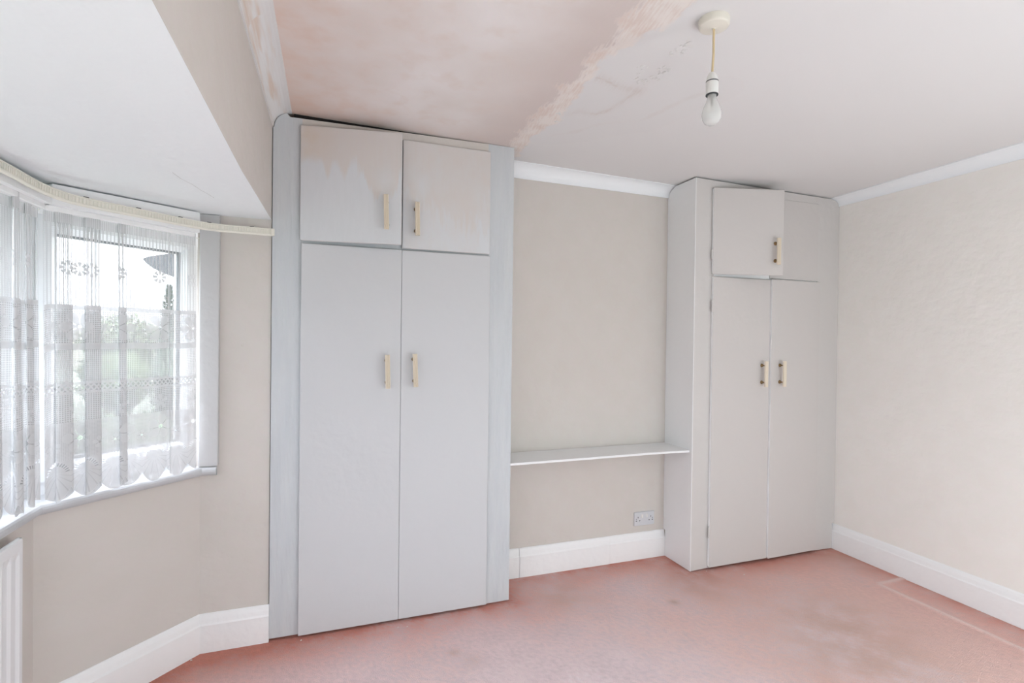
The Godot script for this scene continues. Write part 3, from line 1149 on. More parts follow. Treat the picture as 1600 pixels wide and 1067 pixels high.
func build_wardrobe_left() -> void:
	var w := thing("wardrobe", "tall white built-in wardrobe beside the bay, its top doors stained cream", "wardrobe")
	var gap0 := 0.012                    # black gap under the ceiling, closing to the right
	var top := func(x: float) -> float: return ceil_at(x, ZF) - lerpf(0.026, 0.001, clampf((x - 0.06) / 1.05, 0, 1))
	# left stile, scribed round the coving
	var p := PackedVector2Array([Vector2(0.0035, 0.012), Vector2(0.128, 0.012), Vector2(0.128, top.call(0.128))])
	p.append(Vector2(0.076, top.call(0.075)))
	var hl := ceil_at(0.0, 0.25)
	for k in range(8, -1, -1):
		var a := PI * 0.5 * k / 10.0
		p.append(Vector2(0.0085 + 0.076 * (1.0 - cos(a)), hl - 0.080 + 0.072 * sin(a)))
	p.append(Vector2(0.0035, hl - 0.084))
	var st := new_st()
	prism(st, p, ZF - 0.020, ZF)
	part("left_stile", st, M.frame, w)
	st = new_st()
	prism(st, PackedVector2Array([Vector2(1.040, 0.008), Vector2(1.1835, 0.008), Vector2(1.1835, top.call(1.18)), Vector2(1.040, top.call(1.04))]), ZF - 0.020, ZF)
	part("right_stile", st, M.frame, w)
	st = new_st()
	prism(st, PackedVector2Array([Vector2(0.128, 2.385), Vector2(1.040, 2.380), Vector2(1.040, top.call(1.04)), Vector2(0.6, top.call(0.6)), Vector2(0.128, top.call(0.128))]), ZF - 0.0195, ZF - 0.0005)
	part("top_rail", st, M.cream_rail, w)
	st = new_st()
	prism(st, rect(0.128, 1.835, 1.040, 1.885), ZF - 0.0195, ZF - 0.0005)
	part("middle_rail", st, M.frame, w)
	st = new_st()
	prism(st, rect(0.585, 0.05, 0.610, 2.385), ZF - 0.060, ZF - 0.021)
	part("centre_post", st, M.frame, w)
	st = new_st()
	cbox(st, Vector3(1.163, 0.004, 0.022), Vector3(1.1835, 2.335, ZF - 0.0205), 0.001)
	part("side_panel", st, M.gloss, w)
	st = new_st()
	cbox(st, Vector3(0.01, 0.0, 0.05), Vector3(1.16, 0.05, 0.06), 0.001)
	part("plinth", st, M.dark, w)
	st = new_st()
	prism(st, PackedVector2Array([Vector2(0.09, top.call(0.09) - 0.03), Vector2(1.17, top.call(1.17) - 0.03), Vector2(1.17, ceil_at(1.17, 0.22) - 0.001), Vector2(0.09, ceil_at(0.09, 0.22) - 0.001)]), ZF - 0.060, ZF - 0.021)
	part("gap_shade_strip", st, M.gap_shade, w)  # dark strip behind the top gap, painted in as its shade
	var d := leaf(w, 0.1285, 0.0115, 1.855, 0.4632, 0.0, M.door)
	handle(d, 0.525 - 0.1285, 1.252 - 0.0115, 0.018, 0.028)
	d = leaf(w, 1.0515, 0.0115, 1.853, -0.4588, 0.0, M.door)
	handle(d, 0.659 - 1.0515, 1.257 - 0.0115, 0.018, 0.040)
	d = leaf(w, 0.1240, 1.867, 2.4035, 0.4640, 0.155, M.door_stain_a)
	handle(d, 0.394, 2.012 - 1.867, 0.018, 0.028)
	d = leaf(w, 1.0475, 1.8620, 2.3985, -0.4560, 0.012, M.door_stain_b)
	handle(d, 0.660 - 1.0475, 2.005 - 1.862, 0.018, 0.02)

# a whiter strip on the left edge of a door, standing for daylight on it
func lit_edge(d: Node3D, x: float, y0: float, y1: float) -> void:
	var st := new_st()
	cbox(st, Vector3(x - 0.0012, y0, 0.0012), Vector3(x + 0.0004, y1, 0.0168), 0.0004)
	part("lit_edge_strip", st, M.gloss, d)

func build_wardrobe_right() -> void:
	var w := thing("wardrobe", "narrower white built-in wardrobe in the far right corner, upper left door hanging open", "wardrobe")
	var top := func(x: float) -> float: return ceil_at(x, ZF) - 0.009
	var st := new_st()
	prism(st, PackedVector2Array([Vector2(2.3602, 0.005), Vector2(2.498, 0.010), Vector2(2.498, top.call(2.5)), Vector2(2.3602, top.call(2.36))]), ZF - 0.020, ZF + 0.016)
	part("left_stile", st, M.gloss_warm, w)
	var cp := PackedVector2Array([Vector2(3.352, 0.006), Vector2(3.5345, 0.002), Vector2(3.5345, 0.175), Vector2(3.5535, 0.178), Vector2(3.5535, 2.350)])
	for k in range(0, 9):
		var a := PI * 0.5 * k / 10.0
		cp.append(Vector2(3.5475 - 0.060 * (1.0 - cos(a)), 2.352 + 0.040 * sin(a)))
	cp.append(Vector2(3.490, top.call(3.49)))
	cp.append(Vector2(3.352, top.call(3.352)))
	st = new_st()
	prism(st, cp, ZF - 0.020, ZF + 0.016)
	part("right_stile", st, M.gloss_warm, w)
	st = new_st()
	prism(st, PackedVector2Array([Vector2(2.498, 2.345), Vector2(3.352, 2.330), Vector2(3.352, top.call(3.352)), Vector2(2.498, top.call(2.498))]), ZF - 0.0195, ZF + 0.0155)
	part("top_rail", st, M.gloss_warm, w)
	st = new_st()
	prism(st, rect(2.498, 1.795, 3.352, 1.852), ZF - 0.0195, ZF + 0.0155)
	part("middle_rail", st, M.gloss, w)
	st = new_st()
	prism(st, rect(2.940, 0.05, 2.965, 2.36), ZF - 0.060, ZF - 0.021)
	part("centre_post", st, M.gloss, w)
	# side panel, its top corner scribed round the coving; drawn in the zy plane
	var sp := PackedVector2Array([Vector2(0.0205, 0.0), Vector2(ZF + 0.0162, 0.004), Vector2(ZF + 0.0162, ceil_at(2.36, 0.26) - 0.009), Vector2(0.072, ceil_at(2.36, 0.07) - 0.008)])
	for k in range(9, -1, -1):
		var a := PI * 0.5 * k / 10.0
		sp.append(Vector2(0.0068 + 0.062 * (1.0 - cos(a)), 2.352 + 0.054 * sin(a)))
	sp.append(Vector2(0.0008, 2.350))
	sp.append(Vector2(0.0008, 0.172))
	sp.append(Vector2(0.0205, 0.170))
	st = new_st()
	prism(st, sp, 0.0, 0.0045, Transform3D(Basis(Vector3(0, 0, 1), Vector3(0, 1, 0), Vector3(-1, 0, 0)), Vector3(2.3598, 0, 0)))
	part("side_panel", st, M.gloss, w)
	st = new_st()
	cbox(st, Vector3(2.39, 0.0, 0.05), Vector3(3.53, 0.05, 0.06), 0.001)
	part("plinth", st, M.dark, w)
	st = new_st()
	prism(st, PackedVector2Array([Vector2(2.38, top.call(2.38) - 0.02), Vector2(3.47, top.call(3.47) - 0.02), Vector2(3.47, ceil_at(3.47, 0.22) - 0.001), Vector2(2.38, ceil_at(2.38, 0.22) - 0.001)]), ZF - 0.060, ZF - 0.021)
	part("gap_shade_strip", st, M.gap_shade, w)  # shade of this wardrobe's top gap, put in as a dark strip
	# the doors lie on the face of the frame, 18 mm proud
	var zb := ZF + 0.0165
	var k := (2.8873 - zb - 0.018) / (2.8873 - ZF - 0.018)
	var fx := func(x: float) -> float: return 0.251 + (x - 0.251) * k
	var fy := func(y: float) -> float: return maxf(1.427 + (y - 1.427) * k, 0.006)
	var d := leaf(w, fx.call(2.4965), fy.call(0.0075), fy.call(1.8200), 0.4545, 0.0, M.door_warm, zb)
	handle(d, fx.call(2.890) - fx.call(2.4965), fy.call(1.211) - fy.call(0.0075), 0.018, 0.0)
	for y in [0.22, 1.62]:
		var st2 := new_st()
		tube(st2, [Vector3(-0.0045, y - 0.035, 0.014), Vector3(-0.0045, y + 0.035, 0.014)], 0.0042, 8)
		part("hinge", st2, M.gloss_warm, d)
	lit_edge(d, 0.0, 0.0075, 1.80)
	var x2: float = fx.call(2.4965) + 0.4545 + 0.0015
	var xr: float = fx.call(3.3870)
	d = leaf(w, xr, fy.call(0.0080), fy.call(1.8230), x2 - xr, 0.028, M.door_warm, zb)
	handle(d, fx.call(3.030) - xr, fy.call(1.2117) - fy.call(0.008), 0.018, 0.0)
	lit_edge(d, x2 - xr, 0.0075, 1.80)
	d = leaf(w, fx.call(2.4945), fy.call(1.8345), fy.call(2.3690), 0.4560, 0.262, M.door_warm, zb)
	handle(d, 0.4005, fy.call(1.9782) - fy.call(1.8345), 0.018, 0.0)
	lit_edge(d, 0.0, 0.003, 0.525)
	var st3 := new_st()
	tube(st3, [Vector3(-0.0045, 0.09, 0.014), Vector3(-0.0045, 0.15, 0.014)], 0.0042, 8)
	part("hinge", st3, M.gloss_warm, d)
	d = leaf(w, fx.call(3.3800), fy.call(1.8310), fy.call(2.3545), -0.4180, 0.0, M.door_warm, zb - 0.0125)

func build_shelf_and_socket() -> void:
	var st := new_st()
	# the front edge bows a little and is rounded off at the right wardrobe
	var p := PackedVector2Array([Vector2(1.184, 0.0008), Vector2(2.3548, 0.0008), Vector2(2.3548, 0.252), Vector2(2.325, 0.256)])
	for k in range(1, 9):
		var x := lerpf(2.30, 1.184, k / 8.0)
		p.append(Vector2(x, 0.246 + 0.006 * cos((x - 1.2) * 2.6)))
	var q := PackedVector2Array()
	for v in p:
		q.append(Vector2(v.x, -v.y))
	prism(st, q, 0.7325, 0.7445, Transform3D(Basis(Vector3(1, 0, 0), Vector3(0, 0, -1), Vector3(0, 1, 0)), Vector3.ZERO))
	var sh := part("wall_shelf", st, M.gloss)
	tag(sh, "thin white painted shelf across the alcove between the two wardrobes", "shelf")
	var s := thing("power_socket", "white double power socket low on the alcove wall above the skirting", "socket", Vector3(2.2015, 0.259, 0.0005))
	st = new_st()
	cbox(st, Vector3(-0.0765, -0.0445, 0.0), Vector3(0.0765, 0.0445, 0.010), 0.003)
	part("face_plate", st, M.socket, s)
	for k in [-1.0, 1.0]:
		st = new_st()
		cbox(st, Vector3(k * 0.018 - 0.007, 0.006, 0.0095), Vector3(k * 0.018 + 0.007, 0.030, 0.0135), 0.0015)
		part("switch", st, M.white_plastic, s)
		for h in [[0.0, 0.010, 0.0045, 0.0095], [-0.0125, -0.012, 0.0085, 0.005], [0.0125, -0.012, 0.0085, 0.005]]:
			st = new_st()
			var cx: float = k * 0.048 + h[0]
			cbox(st, Vector3(cx - h[2] / 2, h[1] - h[3] / 2, 0.0095), Vector3(cx + h[2] / 2, h[1] + h[3] / 2, 0.0103), 0.0001)
			part("pin_hole", st, M.gasket, s)
		st = new_st()
		lathe(st, [Vector2(0.0035, -0.0005), Vector2(0.0035, 0.0006), Vector2(0.0, 0.0009)], 10, Transform3D(Basis(Vector3(1, 0, 0), Vector3(0, 0, 1), Vector3(0, -1, 0)), Vector3(k * 0.0605, 0.0, 0.0098)))
		part("screw", st, M.spacer, s)

func build_pendant() -> void:
	var x := 1.392
	var z := 1.545
	var y := ceil_at(x, z)
	var p := thing("pendant_light", "bare ceiling pendant: white rose, yellowed flex and lamp holder", "pendant light", Vector3(x, y, z))
	var st := new_st()
	lathe(st, [Vector2(0.0, 0.002), Vector2(0.0465, 0.002), Vector2(0.0468, -0.003), Vector2(0.0460, -0.0205), Vector2(0.0440, -0.0240), Vector2(0.0400, -0.0255), Vector2(0.007, -0.0285), Vector2(0.006, -0.031), Vector2(0.0, -0.031)], 36)
	part("ceiling_rose", st, M.ivory_plastic, p)
	st = new_st()
	tube(st, [Vector3(0, -0.027, 0), Vector3(-0.0005, -0.06, 0.0), Vector3(-0.001, -0.11, 0.001), Vector3(-0.003, -0.15, 0.0), Vector3(-0.004, -0.175, 0)], 0.0036, 8)
	part("flex", st, M.flex, p)
	var hx := Vector3(-0.004, 0, 0)
	st = new_st()
	lathe(st, [Vector2(0.004, -0.166), Vector2(0.010, -0.170), Vector2(0.0155, -0.180), Vector2(0.018, -0.196)], 24, Transform3D(Basis.IDENTITY, hx))
	lathe(st, [Vector2(0.0165, -0.1945), Vector2(0.0165, -0.199)], 24, Transform3D(Basis.IDENTITY, hx))
	lathe(st, [Vector2(0.0185, -0.198), Vector2(0.0192, -0.200), Vector2(0.0188, -0.236), Vector2(0.0175, -0.238), Vector2(0.0155, -0.234)], 24, Transform3D(Basis.IDENTITY, hx))
	part("lamp_holder", st, M.white_plastic, p)
	for yy in [-0.197, -0.2385]:
		st = new_st()
		lathe(st, [Vector2(0.0150, yy + 0.0015), Vector2(0.0190, yy + 0.0015), Vector2(0.0190, yy - 0.0015), Vector2(0.0150, yy - 0.0015)], 24, Transform3D(Basis.IDENTITY, hx))
		part("shade_ring_gap", st, M.gasket, p)
	var b := thing("light_bulb", "unlit pearl glass bulb hanging in the ceiling lamp holder", "light bulb", Vector3(x - 0.004, y, z))
	st = new_st()
	lathe(st, [Vector2(0.0130, -0.236), Vector2(0.0140, -0.248), Vector2(0.0175, -0.260), Vector2(0.0245, -0.275), Vector2(0.0290, -0.290), Vector2(0.0300, -0.302), Vector2(0.0275, -0.316), Vector2(0.0210, -0.327), Vector2(0.0110, -0.3325), Vector2(0.0, -0.3335)], 32)
	part("glass_envelope", st, M.bulb, b)
	st = new_st()
	lathe(st, [Vector2(0.0, -0.230), Vector2(0.0120, -0.230), Vector2(0.0120, -0.245), Vector2(0.004, -0.252), Vector2(0.003, -0.272), Vector2(0.0, -0.272)], 16)
	tube(st, [Vector3(-0.010, -0.290, 0), Vector3(0, -0.286, 0.003), Vector3(0.010, -0.290, 0)], 0.0006, 5)
	part("stem", st, M.filament, b)

# ------------------------------------------------------------------ radiator, curtains

func build_radiator() -> void:
	var z1 := 0.822
	var z2 := 2.20
	var y0 := 0.17
	var y1 := 0.775
	var xf := -0.655
	var r := thing("radiator", "white single panel radiator with vertical flutes under the front bay window", "radiator", Vector3(xf, 0, (z1 + z2) / 2))
	var zc := (z1 + z2) / 2
	# fluted face as a height grid
	var st := new_st()
	var nz := 172
	var ys := [y0, y0 + 0.006, y0 + 0.030, y0 + 0.042, y0 + 0.055, 0.45, y1 - 0.064, y1 - 0.050, y1 - 0.038, y1 - 0.010, y1 - 0.003, y1]
	var deep := [0.008, 0.0, 0.0, 0.35, 1.0, 1.0, 1.0, 0.35, 0.0, 0.0, 0.002, 0.010]
	var rows := []
	for j in ys.size():
		var row := []
		for i in nz + 1:
			var z: float = lerpf(z1, z2, float(i) / nz)
			var ph := fposmod(z - z1 - 0.018, 0.0498) / 0.0498
			var g := smoothstep(0.12, 0.28, ph) * smoothstep(0.88, 0.72, ph)
			if z - z1 < 0.018 or z2 - z < 0.018:
				g = 0.0
			var x := 0.0
			if j == 0 or j >= ys.size() - 2:
				x = -deep[j]
			else:
				x = -0.0075 * g * deep[j]
			var edge: float = minf(z - z1, z2 - z)
			if edge < 0.004:
				x -= 0.006 * (1.0 - edge / 0.004)
			var y: float = ys[j]
			if edge < 0.012 and j == ys.size() - 1:
				y -= 0.006 * (1.0 - edge / 0.012)
			row.append(Vector3(x, y, z - zc))
		rows.append(row)
	for j in ys.size() - 1:
		for i in nz:
			var a: Vector3 = rows[j][i]
			var b: Vector3 = rows[j][i + 1]
			var c: Vector3 = rows[j + 1][i + 1]
			var d: Vector3 = rows[j + 1][i]
			var n := (b - a).cross(d - a).normalized()
			if n.x < 0:
				n = -n
			quad(st, a, b, c, d, n)
	cbox(st, Vector3(-0.018, y0 + 0.002, z1 - zc + 0.001), Vector3(-0.009, y1 - 0.001, z2 - zc - 0.001), 0.003)
	part("panel", st, M.rad, r)
	for z in [1.0, 2.0]:
		st = new_st()
		cbox(st, Vector3(-0.0445, 0.70, z - zc - 0.02), Vector3(-0.018, y1 + 0.004, z - zc + 0.02), 0.002)
		part("bracket", st, M.dark, r)
	for s in [-1.0, 1.0]:
		st = new_st()
		var zz: float = s * ((z2 - z1) / 2 + 0.02)
		tube(st, [Vector3(-0.013, y0 + 0.03, zz - s * 0.025), Vector3(-0.013, y0 + 0.03, zz), Vector3(-0.013, 0.0, zz)], 0.0075, 10)
		part("valve_pipe", st, M.white_plastic, r)

func smooth_path(pts: Array, per: int) -> Array:
	var c := Curve3D.new()
	for i in pts.size():
		var t: Vector3 = (pts[mini(i + 1, pts.size() - 1)] - pts[maxi(i - 1, 0)]) * 0.22
		c.add_point(pts[i], -t, t)
	var out := []
	var n := per * (pts.size() - 1)
	for k in n + 1:
		out.append(c.sample_baked(c.get_baked_length() * k / n, true))
	return out

func build_curtain_gear() -> void:
	# the cream track that follows the bay
	var y := 1.872
	var half := [Vector3(0.006, y + 0.014, 0.325), Vector3(-0.10, y + 0.012, 0.346), Vector3(-0.195, y + 0.008, 0.375), Vector3(-0.262, y + 0.004, 0.430), Vector3(-0.400, y, 0.588), Vector3(-0.487, y, 0.672), Vector3(-0.560, y + 0.001, 0.745), Vector3(-0.600, y + 0.007, 0.840), Vector3(-0.608, y + 0.014, 1.0), Vector3(-0.610, y + 0.016, 1.8315)]
	var pts := half.duplicate()
	for k in range(half.size() - 2, -1, -1):
		var q: Vector3 = half[k]
		pts.append(Vector3(q.x, q.y, 3.663 - q.z))
	pts.reverse()
	var path := smooth_path(pts, 5)
	var t := thing("curtain_track", "yellowed cream plastic curtain track bent round the bay", "curtain track")
	var st := new_st()
	sweep(st, PackedVector2Array([Vector2(-0.010, -0.016), Vector2(-0.004, -0.017), Vector2(0.000, -0.013), Vector2(0.001, -0.009), Vector2(-0.001, -0.007), Vector2(-0.001, 0.011), Vector2(0.001, 0.013), Vector2(0.000, 0.016), Vector2(-0.010, 0.017)]), path)
	part("rail", st, M.cream_plastic, t)
	# hooks sliding in the track show as fine uprights
	var gl := new_st()
	var run := 0.0
	for k in path.size() - 1:
		var a: Vector3 = path[k]
		var b: Vector3 = path[k + 1]
		var ln := (b - a).length()
		if a.z < 1.35:
			var s := fposmod(-run, 0.011)
			while s < ln:
				var c := a.lerp(b, s / ln)
				var n := (b - a).normalized().cross(UP)
				tube(gl, [c + n * 0.0002 - UP * 0.007, c + n * 0.0002 + UP * 0.010], 0.0017, 5)
				s += 0.011
		run += ln
	part("gliders", gl, M.cream_plastic, t).set_meta("kind", "stuff")
	st = new_st()
	var e: Vector3 = path[path.size() - 1]
	var e2: Vector3 = path[path.size() - 2]
	var dn := (e - e2).normalized()
	var T := Transform3D(Basis(dn, UP, dn.cross(UP)), e)
	cbox(st, Vector3(-0.002, -0.016, -0.013), Vector3(0.013, 0.016, 0.004), 0.002, T)
	part("end_stop", st, M.cream_plastic, t)
	for w in [0.044, 0.16, 0.265, 0.38, 0.50]:
		var i := int((1.0 - w * 0.36) * (path.size() - 1))
		var c: Vector3 = path[i]
		var d: Vector3 = (path[i + 1] - path[i - 1]).normalized()
		var n := d.cross(UP)
		st = new_st()
		cbox(st, Vector3(-0.010, 0.004, -0.080), Vector3(0.010, 0.010, -0.009), 0.001, Transform3D(Basis(d, UP, n), c))
		part("bracket", st, M.cream_plastic, t)
		st = new_st()
		cbox(st, Vector3(-0.007, 0.0165, -0.008), Vector3(0.009, 0.0195, -0.002), 0.0008, Transform3D(Basis(d, UP, n), c))
		part("bracket_screw", st, M.dark, t)
	# nets on their stretched wires
	net(P1, P0, 0.012, 0.548, 5, "net_curtain", "white flowered lace net curtain across the side window beside the casing")
	net(P2, P1, 1.10, 2.305, 8, "net_curtain", "white lace net curtain bunched at the corner of the front bay window")
	for s in [[P1, P0, 0.004, 0.600, "thin white curtain wire of the side window, hooked into the casing"], [P2, P1, 0.01, 2.330, "thin white curtain wire of the front bay window"]]:
		var a: Vector3 = s[0]
		var b: Vector3 = s[1]
		var d := (b - a).normalized()
		var n := d.cross(UP)
		var w := thing("curtain_wire", s[4], "curtain wire", a)
		st = new_st()
		var p1: Vector3 = d * s[2] + n * 0.002 + UP * 1.850
		var p2: Vector3 = d * s[3] + n * 0.002 + UP * 1.848
		tube(st, [p1, (p1 + p2) / 2 - UP * 0.003, p2], 0.0024, 7)
		part("wire", st, M.wire, w)
		for q in [p1, p2]:
			st = new_st()
			cbox(st, q - Vector3(0.006, 0.007, 0.006), q + Vector3(0.006, 0.007, 0.006), 0.003)
			tube(st, [q, q + UP * 0.030, q + UP * 0.034 - n * 0.006], 0.0016, 6)
			part("hook", st, M.cream_plastic, w)

func net(a: Vector3, b: Vector3, x0: float, x1: float, kind: int, called: String, label: String) -> void:
	var d := (b - a).normalized()
	var n := d.cross(UP)
	var wide := x1 - x0
	var nx := int(wide / 0.0022)
	var ny := 60
	var ytop := 1.862
	var side := kind == 5
	var v := PackedVector3Array()
	var uv := PackedVector2Array()
	var ix := PackedInt32Array()
	# along the cloth: where each thread stands, pleats folding back over themselves
	var px := PackedFloat32Array()
	var pf := PackedFloat32Array()
	var run := PackedFloat32Array()
	var kk := TAU / 0.088
	for i in nx + 1:
		var s := float(i) / nx
		var x := s * wide
		var amp := 0.045 * smoothstep(0.53, 0.38, s) if side else 0.036
		amp *= smoothstep(0.0, 0.06, s) * smoothstep(1.0, 0.96, s)
		var ph := kk * x + (2.1 if side else 0.0)
		var xx := x - amp * sin(ph)
		var ff := amp * 0.30 * cos(ph)
		if side:
			# one narrow tuck in the flat part
			var q := (s - 0.79) * wide / 0.006
			xx -= 0.010 * q * exp(-q * q)
			ff += 0.006 * exp(-q * q)
			ff += 0.003 * sin(x * 70.0)
		else:
			ff += 0.006 * sin(x * 31.0)
		px.append(xx)
		pf.append(ff)
		run.append(0.0 if i == 0 else run[i - 1] + Vector2(px[i] - px[i - 1], pf[i] - pf[i - 1]).length())
	for j in ny + 1:
		var t := float(j) / ny
		for i in nx + 1:
			var s := float(i) / nx
			var x := s * wide
			var bot := 0.842 + 0.008 * sin(x * 33.0)
			var hang := 0.022 + 0.006 * t
			var f := pf[i] * (0.75 + 0.45 * t)
			if side:
				bot = lerpf(0.800, 0.824, smoothstep(0.0, 0.05, s)) + 0.003 * sin(x * 50.0)
				hang = 0.022 + 0.020 * t
				if s < 0.05:
					hang += 0.006 * t * (1.0 - s / 0.05)
			else:
				hang += 0.010 * t
			f += 0.0018 * sin(x * 330.0) * exp(-t * 14.0)
			var y := lerpf(ytop, bot, t)
			v.append(a + d * (x0 + px[i] * (1.0 - 0.012 * t * sin(s * 9.0)) ) + n * (hang + f) + UP * y)
			uv.append(Vector2(run[i] / 0.30, t))
	for j in ny:
		for i in nx:
			var k := j * (nx + 1) + i
			ix.append_array([k, k + nx + 1, k + 1, k + 1, k + nx + 1, k + nx + 2])
	var arr := []
	arr.resize(Mesh.ARRAY_MAX)
	arr[Mesh.ARRAY_VERTEX] = v
	arr[Mesh.ARRAY_TEX_UV] = uv
	arr[Mesh.ARRAY_INDEX] = ix
	var raw := ArrayMesh.new()
	raw.add_surface_from_arrays(Mesh.PRIMITIVE_TRIANGLES, arr)
	var st := SurfaceTool.new()
	st.create_from(raw, 0)
	st.generate_normals()
	var o := part(called, st, M.lace)
	tag(o, label, "net curtain")

# ------------------------------------------------------------------ outside

# a lumpy closed mass of foliage
func ball(st: SurfaceTool, c: Vector3, r: Vector3) -> void:
	var nu := 18
	var nv := 10
	var pt := func(i: int, j: int) -> Vector3:
		var u := TAU * (i % nu) / nu
		var w := PI * j / nv
		var d := Vector3(sin(w) * cos(u), cos(w), sin(w) * sin(u))
		return c + d * r * (0.88 + 0.10 * sin(u * 5.0 + w * 3.0) + 0.06 * sin(w * 9.0 + u * 2.0))
	for j in nv:
		for i in nu:
			var a: Vector3 = pt.call(i, j)
			var b: Vector3 = pt.call(i + 1, j)
			var e: Vector3 = pt.call(i + 1, j + 1)
			var f: Vector3 = pt.call(i, j + 1)
			var n := ((a + b + e + f) / 4.0 - c).normalized()
			quad(st, a, b, e, f, n)

func crown(st: SurfaceTool, c: Vector3, r: Vector3, leaves: int, size: float) -> void:
	for k in leaves:
		var dir := Vector3(rng.randfn(), rng.randfn(), rng.randfn()).normalized()
		var p := c + dir * r * pow(rng.randf(), 0.35) * (0.86 + 0.14 * sin(dir.x * 9.0 + dir.y * 7.0 + dir.z * 8.0))
		var u := Vector3(rng.randfn(), rng.randfn(), rng.randfn()).normalized()
		var w := u.cross(dir).normalized()
		var s := size * rng.randf_range(0.6, 1.3)
		var nn := u.cross(w).normalized()
		tri(st, p - u * s, p + w * s * 0.45, p + u * s, nn)
		tri(st, p - u * s, p + u * s, p - w * s * 0.45, nn)

func build_outside() -> void:
	var g := -2.8
	var st := new_st()
	cbox(st, Vector3(-70, g - 0.3, -70), Vector3(-0.6, g, 60), 0.01)
	struct("ground", st, M.grass, "pale green lawn outside below the bay window", "lawn")
	# the house next door: its wall and the tip of a roof over its own bay
	var h := thing("house", "neighbouring house whose slate roof corner shows at the top right of the side window", "house")
	st = new_st()
	cbox(st, Vector3(-0.42, g, -9.0), Vector3(-0.32, 4.5, -0.5), 0.01)
	part("wall", st, M.render, h)
	st = new_st()
	prism(st, PackedVector2Array([Vector2(-1.440, 2.139), Vector2(-1.405, 2.095), Vector2(-1.35, 2.050), Vector2(-1.266, 2.008), Vector2(-1.19, 1.985), Vector2(-1.131, 1.955), Vector2(-0.43, 1.74), Vector2(-0.43, 2.46), Vector2(-1.117, 2.232), Vector2(-1.27, 2.190), Vector2(-1.38, 2.165)]), -4.6, -3.0)
	part("roof", st, M.slate, h)
	st = new_st()
	cbox(st, Vector3(-1.145, 1.90, -3.06), Vector3(-1.115, 1.97, -3.02), 0.005)
	cbox(st, Vector3(-1.16, 1.895, -3.06), Vector3(-1.10, 1.91, -3.02), 0.004)
	part("bracket", st, M.slate, h)
	# a slim conifer
	var c := thing("conifer_tree", "slim dark conifer seen through the right of the side window", "tree", Vector3(-5.45, g, -20.0))
	st = new_st()
	tube(st, [Vector3(0, 0, 0), Vector3(0, 5.6, 0)], 0.06, 7)
	part("trunk", st, M.bark, c)
	st = new_st()
	ball(st, Vector3(0, 2.6, 0), Vector3(0.5, 2.4, 0.5))
	for k in 2600:
		var t := pow(rng.randf(), 1.3)
		var y := lerpf(0.5, 6.0, t)
		var r := 0.85 * pow(1.0 - t, 0.75) * (0.45 + 0.55 * rng.randf()) + 0.02
		var a := rng.randf() * TAU
		var p := Vector3(cos(a) * r, y, sin(a) * r)
		var out := Vector3(cos(a), 0.9, sin(a)).normalized()
		var w := out.cross(UP).normalized()
		tri(st, p - w * 0.04, p + w * 0.04, p + out * 0.16, w.cross(out))
	part("foliage", st, M.leaf_dark, c)
	# trees and shrubs beyond the garden
	var spots := [[-11.8, -21.0, 3.0, 1.7, 0, "broad dark green tree, leftmost of the far row behind the side window"], [-9.6, -28.0, 2.6, 1.7, 1, "rounded light green tree far back, left of the slim conifer"], [-6.8, -35.0, 2.5, 1.7, 2, "farthest mid green tree, directly behind the slim conifer"], [-15.2, -27.0, 2.8, 1.8, 1, "light green tree far back, seen past the left edge of the side window"], [-2.9, -27.5, 2.4, 1.6, 0, "dark green tree far back, right of the slim conifer"], [-14.5, -14.0, 3.6, 1.8, 0, "large dark tree seen faintly through the lace corner"], [-18.0, -7.0, 3.4, 1.9, 2, "spreading tree out beyond the front bay window"], [-20.0, 1.0, 3.2, 1.9, 0, "bushy dark tree across from the front bay window"]]
	for s in spots:
		var m: Material = [M.leaf_dark, M.leaf_light, M.leaf][s[4]]
		var t := thing("garden_tree", s[5], "tree", Vector3(s[0], g, s[1]), 0.0, "trees beyond the garden")
		st = new_st()
		tube(st, [Vector3(0, 0, 0), Vector3(0.1, 1.5, 0), Vector3(0, s[2], 0)], 0.16, 8)
		part("trunk", st, M.bark, t)
		st = new_st()
		var r: float = s[3]
		for k in 5:
			var off := Vector3(rng.randf_range(-0.7, 0.7), rng.randf_range(-0.5, 0.3), rng.randf_range(-0.7, 0.7)) * r
			crown(st, Vector3(0, 5.05 - r * 0.62, 0) + off * Vector3(1, 0.5, 1), Vector3(r * 0.8, r * 0.62, r * 0.8), 420, 0.16)
		crown(st, Vector3(0, 2.0, 0), Vector3(r, 2.0, r), 1200, 0.3)
		ball(st, Vector3(0, 2.4, 0), Vector3(r * 0.95, 2.3, r * 0.95))
		part("foliage", st, m, t)
	# a nearer tree whose lowest leaves hang into the top left of the side window
	var nt := thing("leafy_tree", "nearer tree with pale leaves hanging into the top left of the side window", "tree", Vector3(-5.9, g, -8.0))
	st = new_st()
	tube(st, [Vector3(0, 0, 0), Vector3(0.15, 3.0, 0), Vector3(0.1, 6.5, 0)], 0.14, 8)
	part("trunk", st, M.bark, nt)
	st = new_st()
	crown(st, Vector3(0.2, 7.4, 0), Vector3(1.9, 1.75, 1.9), 1800, 0.09)
	crown(st, Vector3(1.45, 6.25, 0), Vector3(0.5, 0.45, 0.5), 120, 0.08)
	part("foliage", st, M.leaf, nt)
	# hedge across the lawn
	var hd := thing("hedge", "clipped green hedge across the lawn, seen through the lower lace", "hedge", Vector3(-6.5, g, -13.0))
	st = new_st()
	for k in 9:
		ball(st, Vector3(-4.2 + k * 1.05, 0.95, -0.2 * k), Vector3(0.8, 1.1, 0.7))
		crown(st, Vector3(-4.2 + k * 1.05, 1.15 + 0.15 * sin(k * 2.0), -0.2 * k), Vector3(0.85, 1.2, 0.8), 420, 0.10)
	part("foliage", st, M.leaf, hd)

